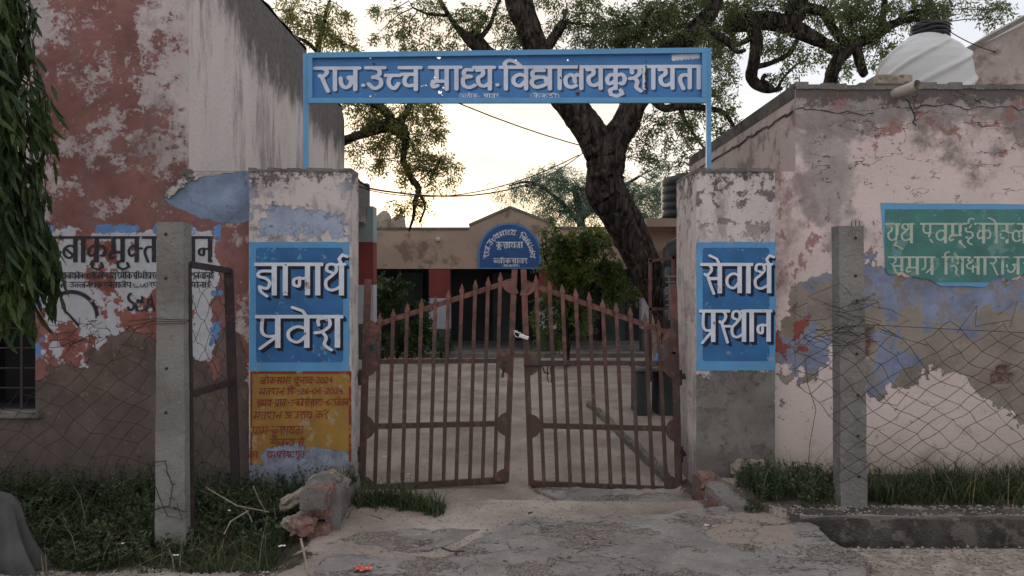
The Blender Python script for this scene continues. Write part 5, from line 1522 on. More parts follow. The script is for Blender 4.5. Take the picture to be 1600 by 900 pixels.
# ------------------------------------------------------------------ fence posts, netting, small iron gate
def post(px0, px1, pt0, pt1, ytop, ybot, Y, label, depth, holes, rebars):
    t = thing('fence_post', P((px0 + px1) / 2, ybot, Y), label, 'fence post', 'cement fence posts')
    m = MB()
    n = 14
    rings = []
    for k in range(n + 1):
        f = k / n; x0 = PX(lerp(px0, pt0, f), Y); x1 = PX(lerp(px1, pt1, f), Y); z = lerp(PZ(ybot, Y) - .15, PZ(ytop, Y), f)
        j1 = lambda: random.uniform(-.0025, .0025)
        rings.append([(x0 + j1(), Y + j1(), z), (x1 + j1(), Y + j1(), z), (x1 + j1(), Y + depth, z), (x0 + j1(), Y + depth, z)])
    for a, b in zip(rings[:-1], rings[1:]):
        nb = len(m.v); m.v += a + b
        m.f += [(nb, nb+1, nb+5, nb+4), (nb+1, nb+2, nb+6, nb+5), (nb+2, nb+3, nb+7, nb+6), (nb+3, nb, nb+4, nb+7)]
    nb = len(m.v); m.v += rings[-1]; m.f.append((nb, nb+1, nb+2, nb+3))
    o = m.build('shaft', MT['post'], t)
    for (hx, hy) in holes:
        c = P(hx, hy, Y - .0025)
        MB().lathe(c, [(.0115, 0), (.011, .012)], 10, 'y').build('bolt_hole', MT['dark_room'], t)
    if rebars:
        for k in range(3):
            MB().tube([P(lerp(pt0, pt1, .5 + k * .16), ytop + 4, Y + .04), P(lerp(pt0, pt1, .5 + k * .16) + 1, ytop - 8, Y + .04)], .003, 5).build('rebar', MT['wire'], t)
    return t
pl_ = post(242, 290, 245, 286, 347, 832, 5.1, 'weathered cement fence post in front of the tobacco notice', .13, [(259, 366), (259, 435), (260, 576), (259, 645)], False)
pr_ = post(1314, 1356, 1311, 1349, 353, 796, 5.45, 'cement fence post with rebar stubs in front of the right-hand wall', .13, [(1337, 372), (1337, 431), (1339, 470), (1339, 553), (1341, 618), (1341, 681), (1342, 745)], True)

WR = .0021
def netting(name, label, nodes, keep, Y, dy=.02):
    """chain-link: nodes(i, j) -> px, py of the crossings, wires zigzag from row to row"""
    m = MB()
    ni, nj = nodes['n']
    rr = random.Random(5)
    N_ = {}
    for i in range(ni + 1):
        for j in range(nj + 1):
            x, y = nodes['f'](i + .5 * (j % 2), j)
            N_[i, j] = (x + rr.gauss(0, nodes['jit']), y + rr.gauss(0, nodes['jit'] * .8))
    for i in range(ni):
        for sgn in (0, 1):
            run = []
            for j in range(nj):
                a = N_[i, j]
                if j % 2 == 0: b = (i - 1 + sgn, j + 1)
                else: b = (i + sgn, j + 1)
                if b not in N_ or not keep(*a) or not keep(*N_[b]) or rr.random() < nodes.get('gap', 0): continue
                p0 = P(a[0], a[1], Y - abs(dy) * ((i + j) % 2)); p1 = P(*N_[b], Y - abs(dy) * ((i + j + 1) % 2))
                mid = (p0 + p1) / 2 + Vector((rr.gauss(0, .004), rr.gauss(0, .01), rr.gauss(0, .004) - .004))
                m.tube([p0, mid, p1], WR, 4, False)
    return m
def inpoly(*p):
    return lambda x, y: float(sdf_poly(np.array(x), np.array(y), p)) < 0
# right net
t = thing('chain_link_fence', P(1450, 745, 5.5), 'torn sagging chain-link netting at the right, tied to the cement post', 'wire fence', 'torn chain-link nets')
def fR(i, j): return (1188 + i * 42 - j * 1.0 + 6 * math.sin(j * .8 + i), 500 + j * 15.0 + 16 * math.exp(-((1188 + i * 42 - 1330) / 60) ** 2) * 0 + 7 * math.sin(i * .9 + j * .35))
m = netting('netting', '', dict(n=(12, 17), f=fR, jit=2.0), inpoly((1215, 545), (1240, 520), (1300, 500), (1330, 478), (1345, 490), (1420, 520), (1490, 492), (1530, 515), (1590, 470), (1600, 520), (1700, 500), (1700, 760), (1290, 760), (1280, 640), (1262, 640)), 5.425)
r0 = random.Random(3)
for k in range(16):     # tangled loose ends round the post
    x, y = r0.uniform(1255, 1375), r0.uniform(480, 530); pts = []
    for u in range(7):
        pts.append(P(x, y, 5.43 - r0.random() * .02)); x += r0.uniform(-32, 34); y += r0.uniform(-15, 16)
    m.tube(pts, WR, 4, False)
for pts in ([(1372, 480), (1392, 484), (1420, 500), (1380, 520), (1450, 540)], [(1330, 478), (1346, 470), (1360, 465)], [(1560, 492), (1590, 470), (1578, 512)], [(1495, 520), (1526, 478), (1524, 510), (1580, 500)], [(1258, 560), (1262, 600), (1275, 640), (1266, 690), (1262, 740)], [(1350, 507), (1480, 514), (1600, 520), (1680, 512)], [(1355, 610), (1375, 628), (1402, 634), (1420, 612)]):
    m.tube([P(a, b, 5.43) for a, b in pts], WR * 1.1, 4, False)
tag(m.build('netting', MT['wire'], t), kind='stuff')
# left net
t = thing('chain_link_fence', P(120, 760, 5.2), 'slack rusty chain-link netting sagging left of the cement post', 'wire fence', 'torn chain-link nets')
def fL(i, j): return (-60 + i * 46 + j * 3 + 8 * math.sin(j * .5), 500 + j * 17 + (246 - (-60 + i * 46)) * .26 + 7 * math.sin(i * 1.1 + j * .4))
m = netting('netting', '', dict(n=(8, 16), f=fL, jit=3.2), inpoly((-80, 640), (60, 590), (150, 545), (215, 505), (244, 490), (244, 800), (-80, 800)), 5.2)
for k in range(14):
    x, y = r0.uniform(90, 240), r0.uniform(492, 540); pts = []
    for u in range(6):
        pts.append(P(x, y, 5.18)); x += r0.uniform(-34, 24); y += r0.uniform(-9, 18)
    m.tube(pts, WR, 4, False)
for s_ in (-1, 0, 1):
    m.tube([P(200, 510 + s_ * 8, 5.14), P(240, 502 + s_ * 4, 5.07), P(288, 503 + s_ * 3, 5.07), P(296, 500, 5.12), P(292, 498, 5.28), P(240, 500, 5.27), P(215, 512, 5.15)], WR * 1.2, 4, False)
tag(m.build('netting', MT['wire'], t), kind='stuff')
# wire bindings on the left post
t = thing('barbed_wire', P(262, 800, 5.08), 'rusty barbed wire tied round the foot of the left cement post', 'wire')
m = MB()
m.tube([P(240, 722, 5.09), P(258, 720, 5.08), (P(262, 740, 5.075)), P(270, 758, 5.075), P(265, 790, 5.075), P(240, 797, 5.08)], .0035, 5, False)
m.tube([P(238, 796, 5.08), P(262, 792, 5.07), P(290, 800, 5.08), P(294, 797, 5.18), P(292, 796, 5.26), P(238, 792, 5.26), P(236, 796, 5.1)], .003, 5, False)
m.tube([P(243, 760, 5.085), P(250, 780, 5.08), P(262, 806, 5.075), P(285, 812, 5.08), P(276, 786, 5.07)], .003, 5, False)
for a, b in ((262, 740), (271, 757), (266, 778), (250, 794), (278, 797)):
    for _ in range(3):
        m.tube([P(a, b, 5.07), P(a + r0.uniform(-9, 9), b + r0.uniform(-7, 7), 5.07 - r0.uniform(0, .02))], .002, 4, False)
m.build('wire', MT['wire'], t)
t['label'] = 'rusty barbed wire tied round the foot of the left cement post'
# wicket gate of angle iron
t = thing('wicket_gate', P(296, 820, 5.15), 'narrow rusty angle-iron wicket with wire mesh, ajar beside the left cement post', 'gate')
a0, a1 = P(292, 411, 5.2), P(297, 822, 5.2); b0, b1 = P(357, 421, 6.0), P(368, 752, 6.0)
for p0, p1, wx in ((a0, a1, .05), (b0, b1, .065)):
    MB().bar(p0, p1, wx, .04).build('post', MT['rust_dark'], t)
MB().bar(a0 + Vector((.02, 0, -.01)), b0 + Vector((.01, 0, -.01)), .03, .045, (0, 0, 1)).build('rail', MT['rust_dark'], t)
c0, c1 = P(294, 617, 5.2), P(362, 597, 6.0)
MB().bar(c0, c1, .03, .05, (0, 0, 1)).build('rail', MT['rust_dark'], t)
m = MB()
def wq(u, v): return a0.lerp(b0, u).lerp(a1.lerp(b1, u), v)
for k in range(-9, 12):
    for sg in (1, -1):
        pts = []
        for u in range(0, 15):
            uu = u / 14; vv = (k * .115 + sg * uu * .34 + (0 if sg > 0 else .0)) + .012 * math.sin(u * 2 + k)
            if 0 <= vv <= .95: pts.append(wq(uu, vv) + Vector((0, .01 * math.sin(u + k), 0)))
        if len(pts) > 1: m.tube(pts, WR, 4, False)
m.build('mesh', MT['wire'], t)

# ------------------------------------------------------------------ cables
def sag(p, q, s, n=14):
    p, q = Vector(p), Vector(q)
    return [p.lerp(q, k / n) - Vector((0, 0, s * 4 * (k / n) * (1 - k / n))) for k in range(n + 1)]
o = MB().tube(sag(P(552, 290, 6.6), P(912, 238, 13), .35), .009, 5).build('cable', MT['cable'])
tag(o, 'thick black cable sagging from the left pillar to the fork of the tree', 'cable', 'overhead black cables')
o = MB().tube(sag(P(556, 292, 14.5), P(905, 242, 13.2), .42), .010, 5).build('cable', MT['cable'])
tag(o, 'second black cable running just under the thick one to the tree fork', 'cable', 'overhead black cables')
o = MB().tube(sag(P(560, 90, 9), P(1085, 255, 15), .30), .010, 5).build('cable', MT['cable'])
tag(o, 'thin line slanting down from behind the sign board to the right wing roof', 'cable', 'overhead black cables')
o = MB().tube(sag(P(1485, 50, 8.5), P(1620, 85, 9.5), .10), .006, 5).build('cable', MT['cable'])
tag(o, 'short thin line hanging over the white water tank', 'cable', 'overhead black cables')

# ------------------------------------------------------------------ apron slab and broken cement
def slab(name, polypx, zt, th, step, m, label, cat, wob=.25, patch=None, kind=None):
    pw = [tuple(G(a, b, zt))[:2] for a, b in polypx]
    xs_ = [a for a, _ in pw]; ys_ = [b for _, b in pw]
    X = np.arange(min(xs_) - .1, max(xs_) + .1 + step, step); Yy = np.arange(min(ys_) - .1, max(ys_) + .1 + step, step)
    gx, gy = np.meshgrid(X, Yy)
    D = sdf_poly(gx, gy, pw) + wob * .3 * fbm(gx * 6, gy * 6, 4, 77)
    pts, fc = contour(D, X, Yy, False)
    A = np.array(pts)
    z = zt + .030 * fbm(A[:, 0] * 2.5, A[:, 1] * 2.5, 5, 12) + .009 * fbm(A[:, 0] * 16, A[:, 1] * 16, 3, 13)
    V = [(a, b, c) for (a, b), c in zip(pts, z)]
    # skirt
    from collections import Counter
    ec = Counter()
    for f in fc:
        for k in range(len(f)): ec[(f[k], f[(k+1) % len(f)])] += 1
    fs = list(fc); nb = len(V); low_ = {}
    for (a, b) in list(ec):
        if (b, a) not in ec:
            for q in (a, b):
                if q not in low_:
                    low_[q] = len(V); V.append((V[q][0], V[q][1], zt - th))
            fs.append((b, a, low_[a], low_[b]))
    at = {'patch': np.full(len(V), 2.0)}
    if patch is not None:
        VV = np.array(V); at['patch'] = np.clip(sdf_poly(VV[:, 0], VV[:, 1], [tuple(G(a, b, zt))[:2] for a, b in patch]) / .25, -2, 2)
    o = obj(name, V, fs, m, attrs=at)
    tag(o, label, cat, None, kind)
    return o
slab('pavement_slab', [(470, 990), (498, 880), (520, 862), (600, 868), (700, 872), (745, 840), (775, 822), (840, 806), (900, 812), (962, 804), (1012, 805), (1048, 806), (1066, 797), (1110, 792), (1165, 789), (1205, 796), (1240, 803), (1262, 818), (1310, 848), (1352, 872), (1362, 884), (1348, 905), (1310, 990)],
     .045, .13, .035, MT['slab'], None, None, .3, patch=[(1085, 812), (1120, 802), (1200, 800), (1245, 815), (1250, 850), (1170, 855), (1120, 845)], kind='structure')
slab('cement_patch', [(508, 848), (560, 832), (640, 826), (752, 826), (700, 850), (670, 862), (610, 858), (590, 850), (540, 856)], .012, .06, .03, MT['slab'], None, None, .25, kind='structure')
slab('cement_patch', [(835, 762), (905, 760), (990, 768), (1075, 770), (1092, 792), (1000, 796), (930, 794), (870, 780)], -.055, .08, .03, MT['slab'], None, None, .25, kind='structure')
# drain edge of old cement on the right
def ridge(name, x0, x1, Y0, Y1, z0, z1, m):
    xs_ = np.linspace(x0, x1, 140); prof = [(Y0, z0), (Y0 + .012, z1 - .03), (Y0 + .05, z1), (Y1 - .03, z1 + .008), (Y1, z1 - .05)]
    V = []
    for x in xs_:
        for k, (y, z) in enumerate(prof):
            V.append((x, y + .04 * float(fbm(np.array(x * 4.), np.array(k * .5), 4, 31)), z + (.035 * float(fbm(np.array(x * 5.), np.array(k * .7), 4, 32)) if k else 0)))
    Fq = [(i * 5 + k, (i + 1) * 5 + k, (i + 1) * 5 + k + 1, i * 5 + k + 1) for i in range(139) for k in range(4)]
    return tag(obj(name, V, Fq, m, smooth=False), kind='structure')
ridge('drain_wall', 1.98, 6.5, 5.255, 5.42, -.45, .095, MT['mouldy_cement'])

# ------------------------------------------------------------------ broken brick stubs beside the gate
def rough_box(a, b, jit, m=None, rnd=random):
    x0, y0, z0 = a; x1, y1, z1 = b
    g = 3; V = []; idx = {}
    mb = m or MB()
    base = len(mb.v); fs = []
    def vid(i, j, k):
        key = (i, j, k)
        if key not in idx:
            idx[key] = base + len(idx)
            cut = .10 if (i in (0, g)) + (j in (0, g)) + (k in (0, g)) >= 2 else 0
            c = [lerp(x0, x1, i / g), lerp(y0, y1, j / g), lerp(z0, z1, k / g)]
            ctr = [(x0 + x1) / 2, (y0 + y1) / 2, (z0 + z1) / 2]
            mb.v.append(tuple(q + (w_ - q) * cut + rnd.uniform(-jit, jit) for q, w_ in zip(c, ctr)))
        return idx[key]
    for i in range(g):
        for j in range(g):
            fs += [(vid(i,j,0), vid(i,j+1,0), vid(i+1,j+1,0), vid(i+1,j,0)), (vid(i,j,g), vid(i+1,j,g), vid(i+1,j+1,g), vid(i,j+1,g)),
                   (vid(i,0,j), vid(i+1,0,j), vid(i+1,0,j+1), vid(i,0,j+1)), (vid(i,g,j), vid(i,g,j+1), vid(i+1,g,j+1), vid(i+1,g,j)),
                   (vid(0,i,j), vid(0,i,j+1), vid(0,i+1,j+1), vid(0,i+1,j)), (vid(g,i,j), vid(g,i+1,j), vid(g,i+1,j+1), vid(g,i,j+1))]
    mb.f += fs
    return mb

def strip(pts, wl, wr, tops, zb, m, seed, amp=.032):
    """one rough run of plaster along pts (x, y) with widths either side and top heights"""
    n = 46; V = []
    for k in range(n + 1):
        f = k / n * (len(pts) - 1); i = min(int(f), len(pts) - 2); u = f - i
        x = lerp(pts[i][0], pts[i+1][0], u); y = lerp(pts[i][1], pts[i+1][1], u); z = lerp(tops[i], tops[i+1], u)
        z += amp * 2.4 * float(fbm(np.array(k * .35), np.array(seed * 1.), 4, 3))
        ring = [(-wl, zb), (-wl, lerp(zb, z, .5)), (-wl * .96, z - .02), (-wl * .5, z), (wr * .4, z + .005), (wr * .95, z - .02), (wr, lerp(zb, z, .66)), (wr, lerp(zb, z, .33)), (wr, zb)]
        for q, (dx, zz) in enumerate(ring):
            V.append((x + dx + amp * 1.6 * float(fbm(np.array(k * .5), np.array(q * .8 + seed), 4, 8)), y, zz + (amp * 1.6 * float(fbm(np.array(k * .7), np.array(q * 1.1 + seed), 4, 9)) if zz > zb else 0)))
    r = 9; Fq = [(k * r + q, (k + 1) * r + q, (k + 1) * r + q + 1, k * r + q + 1) for k in range(n) for q in range(r - 1)]
    Fq += [tuple(range(r)), tuple(range(n * r + r - 1, n * r - 1, -1))]
    m.add(V, Fq)
m = MB(); pk = [(1.43, 6.72), (1.36, 7.4), (1.25, 8.4), (1.16, 9.5), (1.08, 10.4)]
strip(pk, .035, .05, [-.01, .03, .05, .06, .07], -.15, m, 14, .03)
tag(m.build('kerb', MT['cement']), kind='structure')
t = thing('brick_stub', (-1.33, 5.7, 0), 'broken low brick and plaster stub wall at the foot of the left gate pillar', 'wall')
yy = 5.12
rr = random.Random(8)
for c in range(3):
    hgt = [.34, .36, .42, .44, .44]
    z0 = -.06 + c * .135
    for k in range(5):
        y0 = yy + k * .235 + (.11 if c % 2 else 0)
        if y0 > 6.2: continue
        if z0 + .12 > .33 - .04 * k: continue
        rough_box((-1.42 - .012 * k, y0, z0), (-1.26 - .01 * k, min(y0 + .222, 6.32), z0 + .12), .009, rnd=rr).build('brick', MT['brick'], t)
m = MB()
strip([(-1.30, 5.24), (-1.33, 5.5), (-1.35, 5.9), (-1.37, 6.34)], .015, .085, [.27, .24, .19, .13], -.15, m, 3)
strip([(-1.36, 5.09), (-1.40, 5.5), (-1.42, 5.9), (-1.44, 6.34)], .09, .09, [.335, .30, .24, .17], .19, m, 5)
m.build('plaster', MT['cement'], t)
TX = bpy.data.textures.new('lumps', 'CLOUDS'); TX.noise_scale = .055; TX.noise_depth = 4
def stone(px, py, sx, sy, sz, rot, label, z=0.0, mat='stone', seed=1, name='stone', Y=None, tilt=0):
    c = P(px, py, Y) if Y else G(px, py, z)
    r_ = random.Random(seed)
    m = rough_box((-sx, -sy, -sz), (sx, sy, sz), min(sx, sy, sz) * .3, rnd=r_)
    me = bpy.data.meshes.new(name); me.from_pydata(m.v, [], m.f); me.materials.append(MT[mat])
    o = bpy.data.objects.new(name, me); C.objects.link(o)
    o.location = c + Vector((0, 0, sz * .6)); o.rotation_euler = (0, tilt, rot)
    sb = o.modifiers.new('s', 'SUBSURF'); sb.levels = 3; sb.render_levels = 3; sb.subdivision_type = 'SIMPLE'
    dm = o.modifiers.new('d', 'DISPLACE'); dm.texture = TX; dm.strength = min(sx, sy, sz) * .9; dm.texture_coords = 'GLOBAL'
    return tag(o, label, 'stone', 'loose stones and rubble')
stone(472, 778, .17, .055, .04, .5, 'long buff stone leaning on top of the left brick stub', seed=1, Y=5.45, tilt=-.45)
stone(505, 752, .10, .08, .04, .2, 'flat pale stone on the top of the left brick stub', seed=2, Y=5.75, tilt=-.3)
stone(470, 815, .13, .06, .04, .9, 'buff stone lying lower beside the left brick stub', seed=3, Y=5.25, tilt=-.2)
stone(474, 828, .08, .06, .05, .1, 'reddish broken stone at the corner of the left brick stub', seed=4, Y=5.1, mat='brick')
t = thing('brick_stub', (1.55, 5.9, 0), 'low sloping cement-topped brick stub at the foot of the right gate pillar', 'wall')
rr = random.Random(18)
for c in range(2):
    for k in range(3 - c * 2):
        f0 = k / 3.0
        a = Vector((1.60, 6.25, 0)); b = Vector((1.72, 5.55, 0)); p = a.lerp(b, f0); q = a.lerp(b, f0 + .31)
        rough_box((p.x - .07, q.y, -.06 + c * .125), (p.x + .07, p.y, .055 + c * .125 - f0 * .03), .009, rnd=rr).build('brick', MT['brick'], t)
m = MB()
strip([(1.74, 5.5), (1.68, 5.85), (1.62, 6.32)], .09, .09, [.06, .11, .15], -.15, m, 9)
m.build('plaster', MT['cement'], t)
stone(1172, 742, .14, .09, .07, .3, 'pale broken cement lump hanging under the right pillar', seed=7, Y=6.28)
stone(1160, 764, .18, .10, .05, .1, 'flat grey stone slab in the hollow under the right pillar', seed=8, Y=6.1)
stone(1248, 772, .09, .06, .045, .7, 'orange brick lump in the weeds right of the gate', seed=9, mat='brick', Y=5.9)
stone(1243, 786, .08, .07, .05, .2, 'half-buried brown brick below the orange lump', seed=10, mat='brick', Y=5.75)
stone(1268, 768, .06, .05, .035, .4, 'small grey stone beside the orange brick lump', seed=11, Y=5.8)
o = rough_box((0, 0, 0), (.30, .14, .05), .02, rnd=random.Random(4)).build('rag', MT['pink_cloth']); o.location = P(1165, 784, 5.95) 
tag(o, 'crumpled pink rag in the hollow under the right pillar', 'cloth'); o.modifiers.new('s', 'SUBSURF').render_levels = 2

# grey cloth heap at the lower left
t_n = 90
V = []; cx_, cy_ = PX(-8, 4.8), 4.8
for j_ in range(15):
    f = j_ / 14
    z = lerp(.38, -.10, f ** 1.15)
    for i_ in range(t_n):
        a = 2 * PI * i_ / t_n
        r_ = (.02 + .11 * min(1, f * 4.5) ** .5 + .13 * f * f) * (1 + .22 * f * math.sin(7 * a + 1.2 * math.sin(3 * a)) + .09 * f * math.sin(17 * a + f * 3))
        V.append((cx_ + r_ * math.cos(a) * 1.15, cy_ + r_ * math.sin(a) * .8, z + .02 * math.sin(3 * a) * (1 - f)))
Fq = [(j_ * t_n + i_, (j_ + 1) * t_n + i_, (j_ + 1) * t_n + (i_ + 1) % t_n, j_ * t_n + (i_ + 1) % t_n) for j_ in range(14) for i_ in range(t_n)] + [tuple(range(t_n))]
tag(obj('draped_cloth', V, Fq, MT['cloth'], smooth=True), 'grey cloth draped over a stump at the lower left corner', 'cloth')

# ------------------------------------------------------------------ grass, weeds, litter
def ghz(x, y): return ground_height(x, y)
def scatter(polyg, n):
    xs_ = [a for a, _ in polyg]; ys_ = [b for _, b in polyg]
    x = rng.uniform(min(xs_), max(xs_), n * 4); y = rng.uniform(min(ys_), max(ys_), n * 4)
    s = sdf_poly(x, y, polyg) + .55 * fbm(x * 3.5, y * 3.5, 4, 41) + .12 * fbm(x * 14, y * 14, 2, 42) + .05 + rng.exponential(.035, len(x))
    k = np.nonzero(s < 0)[0][:n]
    return x[k], y[k], ghz(x[k], y[k])
def grass(name, polyg, n, h, lean, m, label, hk=None, zoff=0):
    x, y, z = scatter(polyg, n); n = len(x)
    z = z + zoff
    hh = h * (.35 + rng.exponential(.42, n).clip(0, 1.5)) * (1 + 1.3 * fbm(x * 3.2, y * 3.2, 3, 6))
    a = rng.uniform(0, 2 * PI, n); l = lean * rng.uniform(.2, 1.3, n)
    d = np.stack([np.cos(a) * l, np.sin(a) * l, np.ones(n)], 1); sd_ = np.stack([-np.sin(a), np.cos(a), 0 * a], 1)
    w_ = rng.uniform(.0022, .005, n)[:, None]
    p = np.stack([x, y, z - .01], 1)
    m1 = p + d * hh[:, None] * .5; m2 = p + d * hh[:, None] * 1.0 + np.stack([np.cos(a), np.sin(a), -.5 + 0 * a], 1) * (hh * l * .5)[:, None]
    V = np.stack([p - sd_ * w_, p + sd_ * w_, m1 + sd_ * w_ * .8, m1 - sd_ * w_ * .8, m2], 1).reshape(-1, 3)
    i0 = np.arange(n)[:, None] * 5
    Fq = np.concatenate([i0 + np.array([[0, 1, 2, 3]]), i0 + np.array([[2, 4, 3, 3]])])
    Fl = [tuple(f[:3]) if f[3] == f[2] else tuple(f) for f in Fq.tolist()]
    o = obj(name, V, Fl, m)
    o.data.materials.append(MT['dry_grass'])
    mi = np.zeros(len(Fl), dtype=np.int32); dry = rng.random(n) < .13
    mi[:n] = dry; mi[n:] = dry
    o.data.polygons.foreach_set('material_index', mi)
    return tag(o, label, 'grass', kind='stuff')
def weeds(name, polyg, n, h, ls, m, label, cat='weeds'):
    x, y, z = scatter(polyg, n); n = len(x)
    st = MB(); PV = []; DV = []
    big = 1 + .9 * fbm(x * 1.6, y * 1.6, 3, 71)
    for k in range(n):
        hh = h * random.uniform(.4, 1.2) * big[k]
        a = random.uniform(0, 2 * PI); l = random.uniform(0, .5)
        top = Vector((x[k] + math.cos(a) * l * hh, y[k] + math.sin(a) * l * hh, z[k] + hh))
        p0 = Vector((x[k], y[k], z[k] - .02))
        st.tube([p0, top], [.003, .0015], 3, False)
        for u in range(11):
            f = random.uniform(.15, 1); PV.append(tuple(p0.lerp(top, f)))
            b = random.uniform(0, 2 * PI); DV.append((math.cos(b), math.sin(b), random.uniform(-.1, .9)))
    PV = np.array(PV); DV = np.array(DV)
    d, s, u = rot_frames(DV)
    s = np.cross(d, np.array([0, 0, 1.0]) + rng.normal(size=d.shape) * .3); s /= np.linalg.norm(s, axis=1, keepdims=True)
    ln = rng.uniform(.6, 1.3, len(PV)) * ls
    V, Fq = leaf_quads(PV, d, s, ln, ln * .5, .12)
    nb = len(V); V = np.concatenate([V, np.array(st.v)])
    Fl = Fq.tolist() + [tuple(i + nb for i in f) for f in st.f]
    return tag(obj(name, V, Fl, m), label, cat, kind='stuff')
gp = lambda *p: [tuple(G(a, b))[:2] for a, b in p]
weeds('weeds', [(-4.6, 4.9), (-3.2, 4.75), (-2.6, 4.85), (-1.6, 5.0), (-1.5, 6.3), (-4.8, 6.35)], 2100, .16, .038, MT['leaf_weed'], 'dark low weeds covering the ground below the red wall')
weeds('weeds', [(-4.6, 5.6), (-1.5, 5.6), (-1.5, 6.36), (-4.8, 6.36)], 700, .27, .036, MT['leaf_weed'], 'taller weeds along the foot of the red wall')
grass('grass', [(-2.6, 4.78), (-1.5, 4.5), (-1.38, 5.1), (-1.45, 6.2), (-4.3, 6.3), (-4.6, 4.85)], 11000, .085, .9, MT['grass'], 'short dense grass among the weeds left of the apron')
grass('grass', gp((556, 758), (640, 772), (700, 782), (690, 803), (640, 808), (560, 800), (540, 812), (545, 780)), 2600, .11, .7, MT['grass'], 'grass tuft at the foot of the left gate leaf')
grass('grass', [(1.95, 5.62), (2.6, 5.5), (5.5, 5.5), (5.5, 6.35), (1.7, 6.35), (1.8, 5.9)], 12000, .145, .7, MT['grass'], 'tall grass strip along the foot of the pink wall')
weeds('weeds', [(1.75, 5.5), (2.55, 5.4), (2.6, 6.3), (1.85, 6.3)], 330, .17, .035, MT['leaf_weed'], 'leafy weeds between the right stub and the cement post')
weeds('weeds', [(2.7, 5.55), (5.4, 5.55), (5.4, 6.3), (2.7, 6.3)], 420, .16, .028, MT['leaf_weed'], 'small weeds in the grass strip under the pink wall')
x, y, z = scatter([(-1.5, 5.8), (-1.3, 5.75), (-1.28, 6.28), (-1.75, 6.28)], 120)
st = grass('grass', [(-1.52, 5.85), (-1.25, 5.8), (-1.25, 6.3), (-1.65, 6.3)], 500, .10, .6, MT['grass'], 'grass growing on top of the left brick stub', zoff=.16)
grass('straw', [(-4.4, 4.8), (-1.5, 4.6), (-1.4, 6.2), (-4.4, 6.3)], 420, .26, 1.3, MT['dry_grass'], 'thin dry straws standing among the weeds on the left')
grass('straw', [(1.8, 5.45), (5.4, 5.4), (5.4, 6.3), (1.8, 6.3)], 260, .28, .9, MT['dry_grass'], 'thin dry straws in the grass strip on the right')
# dry straw and twigs
def stick(name, pts, r, label, m='twig', cat='stick', grp='dry sticks on the ground'):
    mb = MB()
    for q in pts: mb.tube([G(a, b, c) for a, b, c in q], [r * (1 - .5 * k / len(q)) for k in range(len(q))], 5)
    return tag(mb.build(name, MT[m]), label, cat, grp)
stick('dry_branch', [[(322, 762, .22), (370, 790, .16), (420, 800, .08)], [(388, 798, .12), (360, 815, .08), (350, 835, .02)], [(396, 760, .3), (405, 782, .18), (416, 800, .08)], [(380, 792, .14), (390, 806, .06), (394, 816, .02)]], .006, 'pale forked dry branch lying in the weeds near the left pillar')
stick('twig', [[(470, 842, .10), (476, 868, .04), (482, 899, .02)]], .008, 'thin pale stick standing in the grass beside the cement apron')
stick('twig', [[(690, 856, .06), (704, 861, .055), (726, 861, .06)], [(713, 861, .055), (713, 868, .05)]], .006, 'dark forked twig lying on the cement apron', 'rust_dark')
stick('twig', [[(826, 802, .06), (832, 800, .06)]], .008, 'tiny dark chip of bark on the earth before the gate', 'rust_dark')
stick('twig', [[(920, 829, .06), (950, 826, .06)]], .003, 'thin brown straw on the middle of the apron', 'twig')
stick('twig', [[(578, 806, -.0), (590, 809, 0.0), (598, 812, .0)]], .008, 'short brown twig in front of the small grass tuft', 'rust_dark')
# gravel: countless crumbs
m = MB(); rg = random.Random(12)
Vg = []; Fg = []
def crumb(x, y, z, s):
    nb = len(Vg)
    for a in ((1, 0, 0), (0, 1, 0), (-1, 0, 0), (0, -1, 0), (0, 0, 1)):
        Vg.append((x + a[0] * s * rg.uniform(.6, 1.3), y + a[1] * s * rg.uniform(.6, 1.3), z + a[2] * s * rg.uniform(.5, 1)))
    Fg.extend([(nb, nb+1, nb+4), (nb+1, nb+2, nb+4), (nb+2, nb+3, nb+4), (nb+3, nb, nb+4)])
for _ in range(5200):
    x = rg.uniform(-1.3, 2.0); y = rg.uniform(4.3, 6.6)
    w_ = float(vnoise(x * 2.3, y * 2.3, 5))
    if rg.random() > w_ ** 1.6 * 1.5: continue
    inside = y < 5.7 and float(sdf_poly(np.array(x), np.array(y), [tuple(G(a, b, .045))[:2] for a, b in ((740, 845), (840, 806), (1240, 803), (1352, 872), (1310, 990), (600, 990), (560, 868))])) < 0
    crumb(x, y, (.045 if inside else float(ghz(np.array(x), np.array(y)))) + .002, rg.choice((.003, .004, .005, .007, .010)))
for _ in range(2600):
    x = rg.uniform(1.7, 5.4); y = rg.choice((rg.uniform(5.28, 5.5), rg.uniform(4.4, 4.9)))
    crumb(x, y, float(ghz(np.array(x), np.array(y))) + .004, rg.choice((.004, .006, .008, .012, .016)))
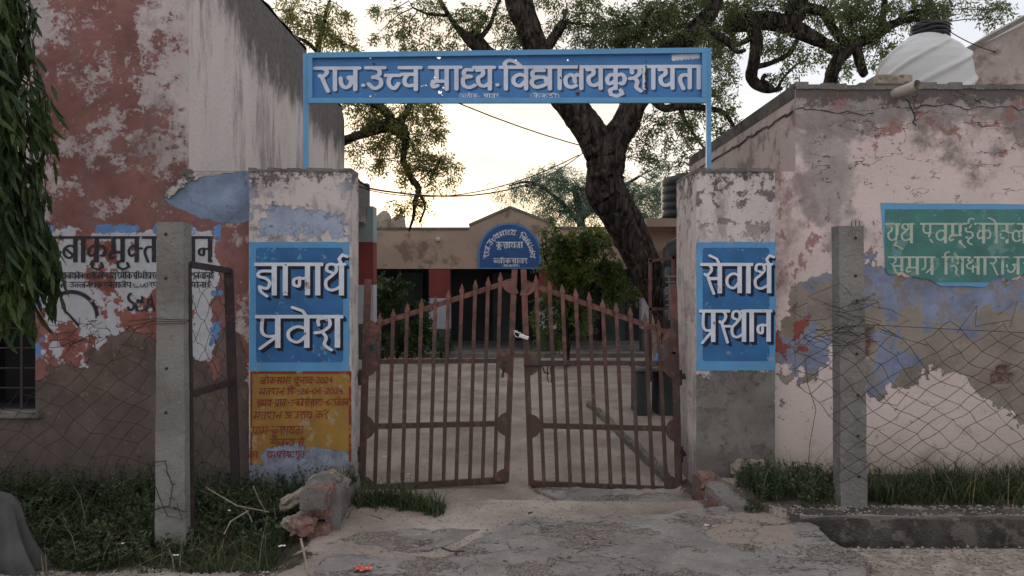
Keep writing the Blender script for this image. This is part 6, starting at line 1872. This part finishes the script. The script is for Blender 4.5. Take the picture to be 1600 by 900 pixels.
for _ in range(1500):
    x = rg.uniform(-4.2, -1.4); y = rg.uniform(4.2, 4.75)
    crumb(x, y, float(ghz(np.array(x), np.array(y))) + .004, rg.choice((.004, .006, .009, .013)))
for _ in range(1500):
    x = rg.uniform(-3, 2.6); y = rg.uniform(6.8, 14)
    crumb(x, y, float(ghz(np.array(x), np.array(y))) + .002, rg.choice((.004, .006, .008)))
tag(obj('gravel', Vg, Fg, MT['gravel']), 'fine gravel and crumbs scattered over the earth', 'gravel', kind='stuff')
# litter
def scrap(name, px, py, s, m, label, cat, z=.0, seed=0, grp='paper and plastic litter'):
    r_ = random.Random(seed); c = G(px, py, z); V = []; n = 5
    for i in range(n):
        for j in range(n):
            V.append((c.x + (i / 4 - .5) * s * 2 * r_.uniform(.7, 1.1), c.y + (j / 4 - .5) * s * 1.4 * r_.uniform(.7, 1.1), c.z + .006 + s * .35 * r_.random()))
    Fq = [(i * n + j, (i + 1) * n + j, (i + 1) * n + j + 1, i * n + j + 1) for i in range(n - 1) for j in range(n - 1)]
    return tag(obj(name, V, Fq, MT[m]), label, cat, grp)
scrap('wrapper', 566, 892, .055, 'wrapper', 'crumpled red and cream wrapper at the front edge of the apron', 'litter', .04, 3)
scrap('paper_scrap', 357, 799, .022, 'paper', 'white paper scrap in the weeds beside the dry branch', 'litter', .05, 4)
scrap('paper_scrap', 275, 869, .018, 'paper', 'tiny white scrap on the earth bank below the left post', 'litter', .02, 5)
scrap('paper_scrap', 190, 851, .020, 'paper', 'white scrap at the grass edge left of the post', 'litter', .02, 6)
scrap('paper_scrap', 600, 715, .030, 'paper', 'white scrap on the courtyard seen through the left gate leaf', 'litter', .0, 7)
scrap('paper_scrap', 441, 855, .022, 'paper', 'pale curled leaf scrap in the grass by the thin stick', 'litter', .02, 8)
scrap('paper_scrap', 1259, 798, .020, 'paper', 'white scrap under the weeds right of the apron', 'litter', .05, 9)
scrap('paper_scrap', 1104, 822, .020, 'paper', 'white chip at the edge of the tan patch on the apron', 'litter', .05, 10)
scrap('paper_scrap', 638, 742, .020, 'paper', 'small pale scrap low in the courtyard behind the left leaf', 'litter', .0, 11)
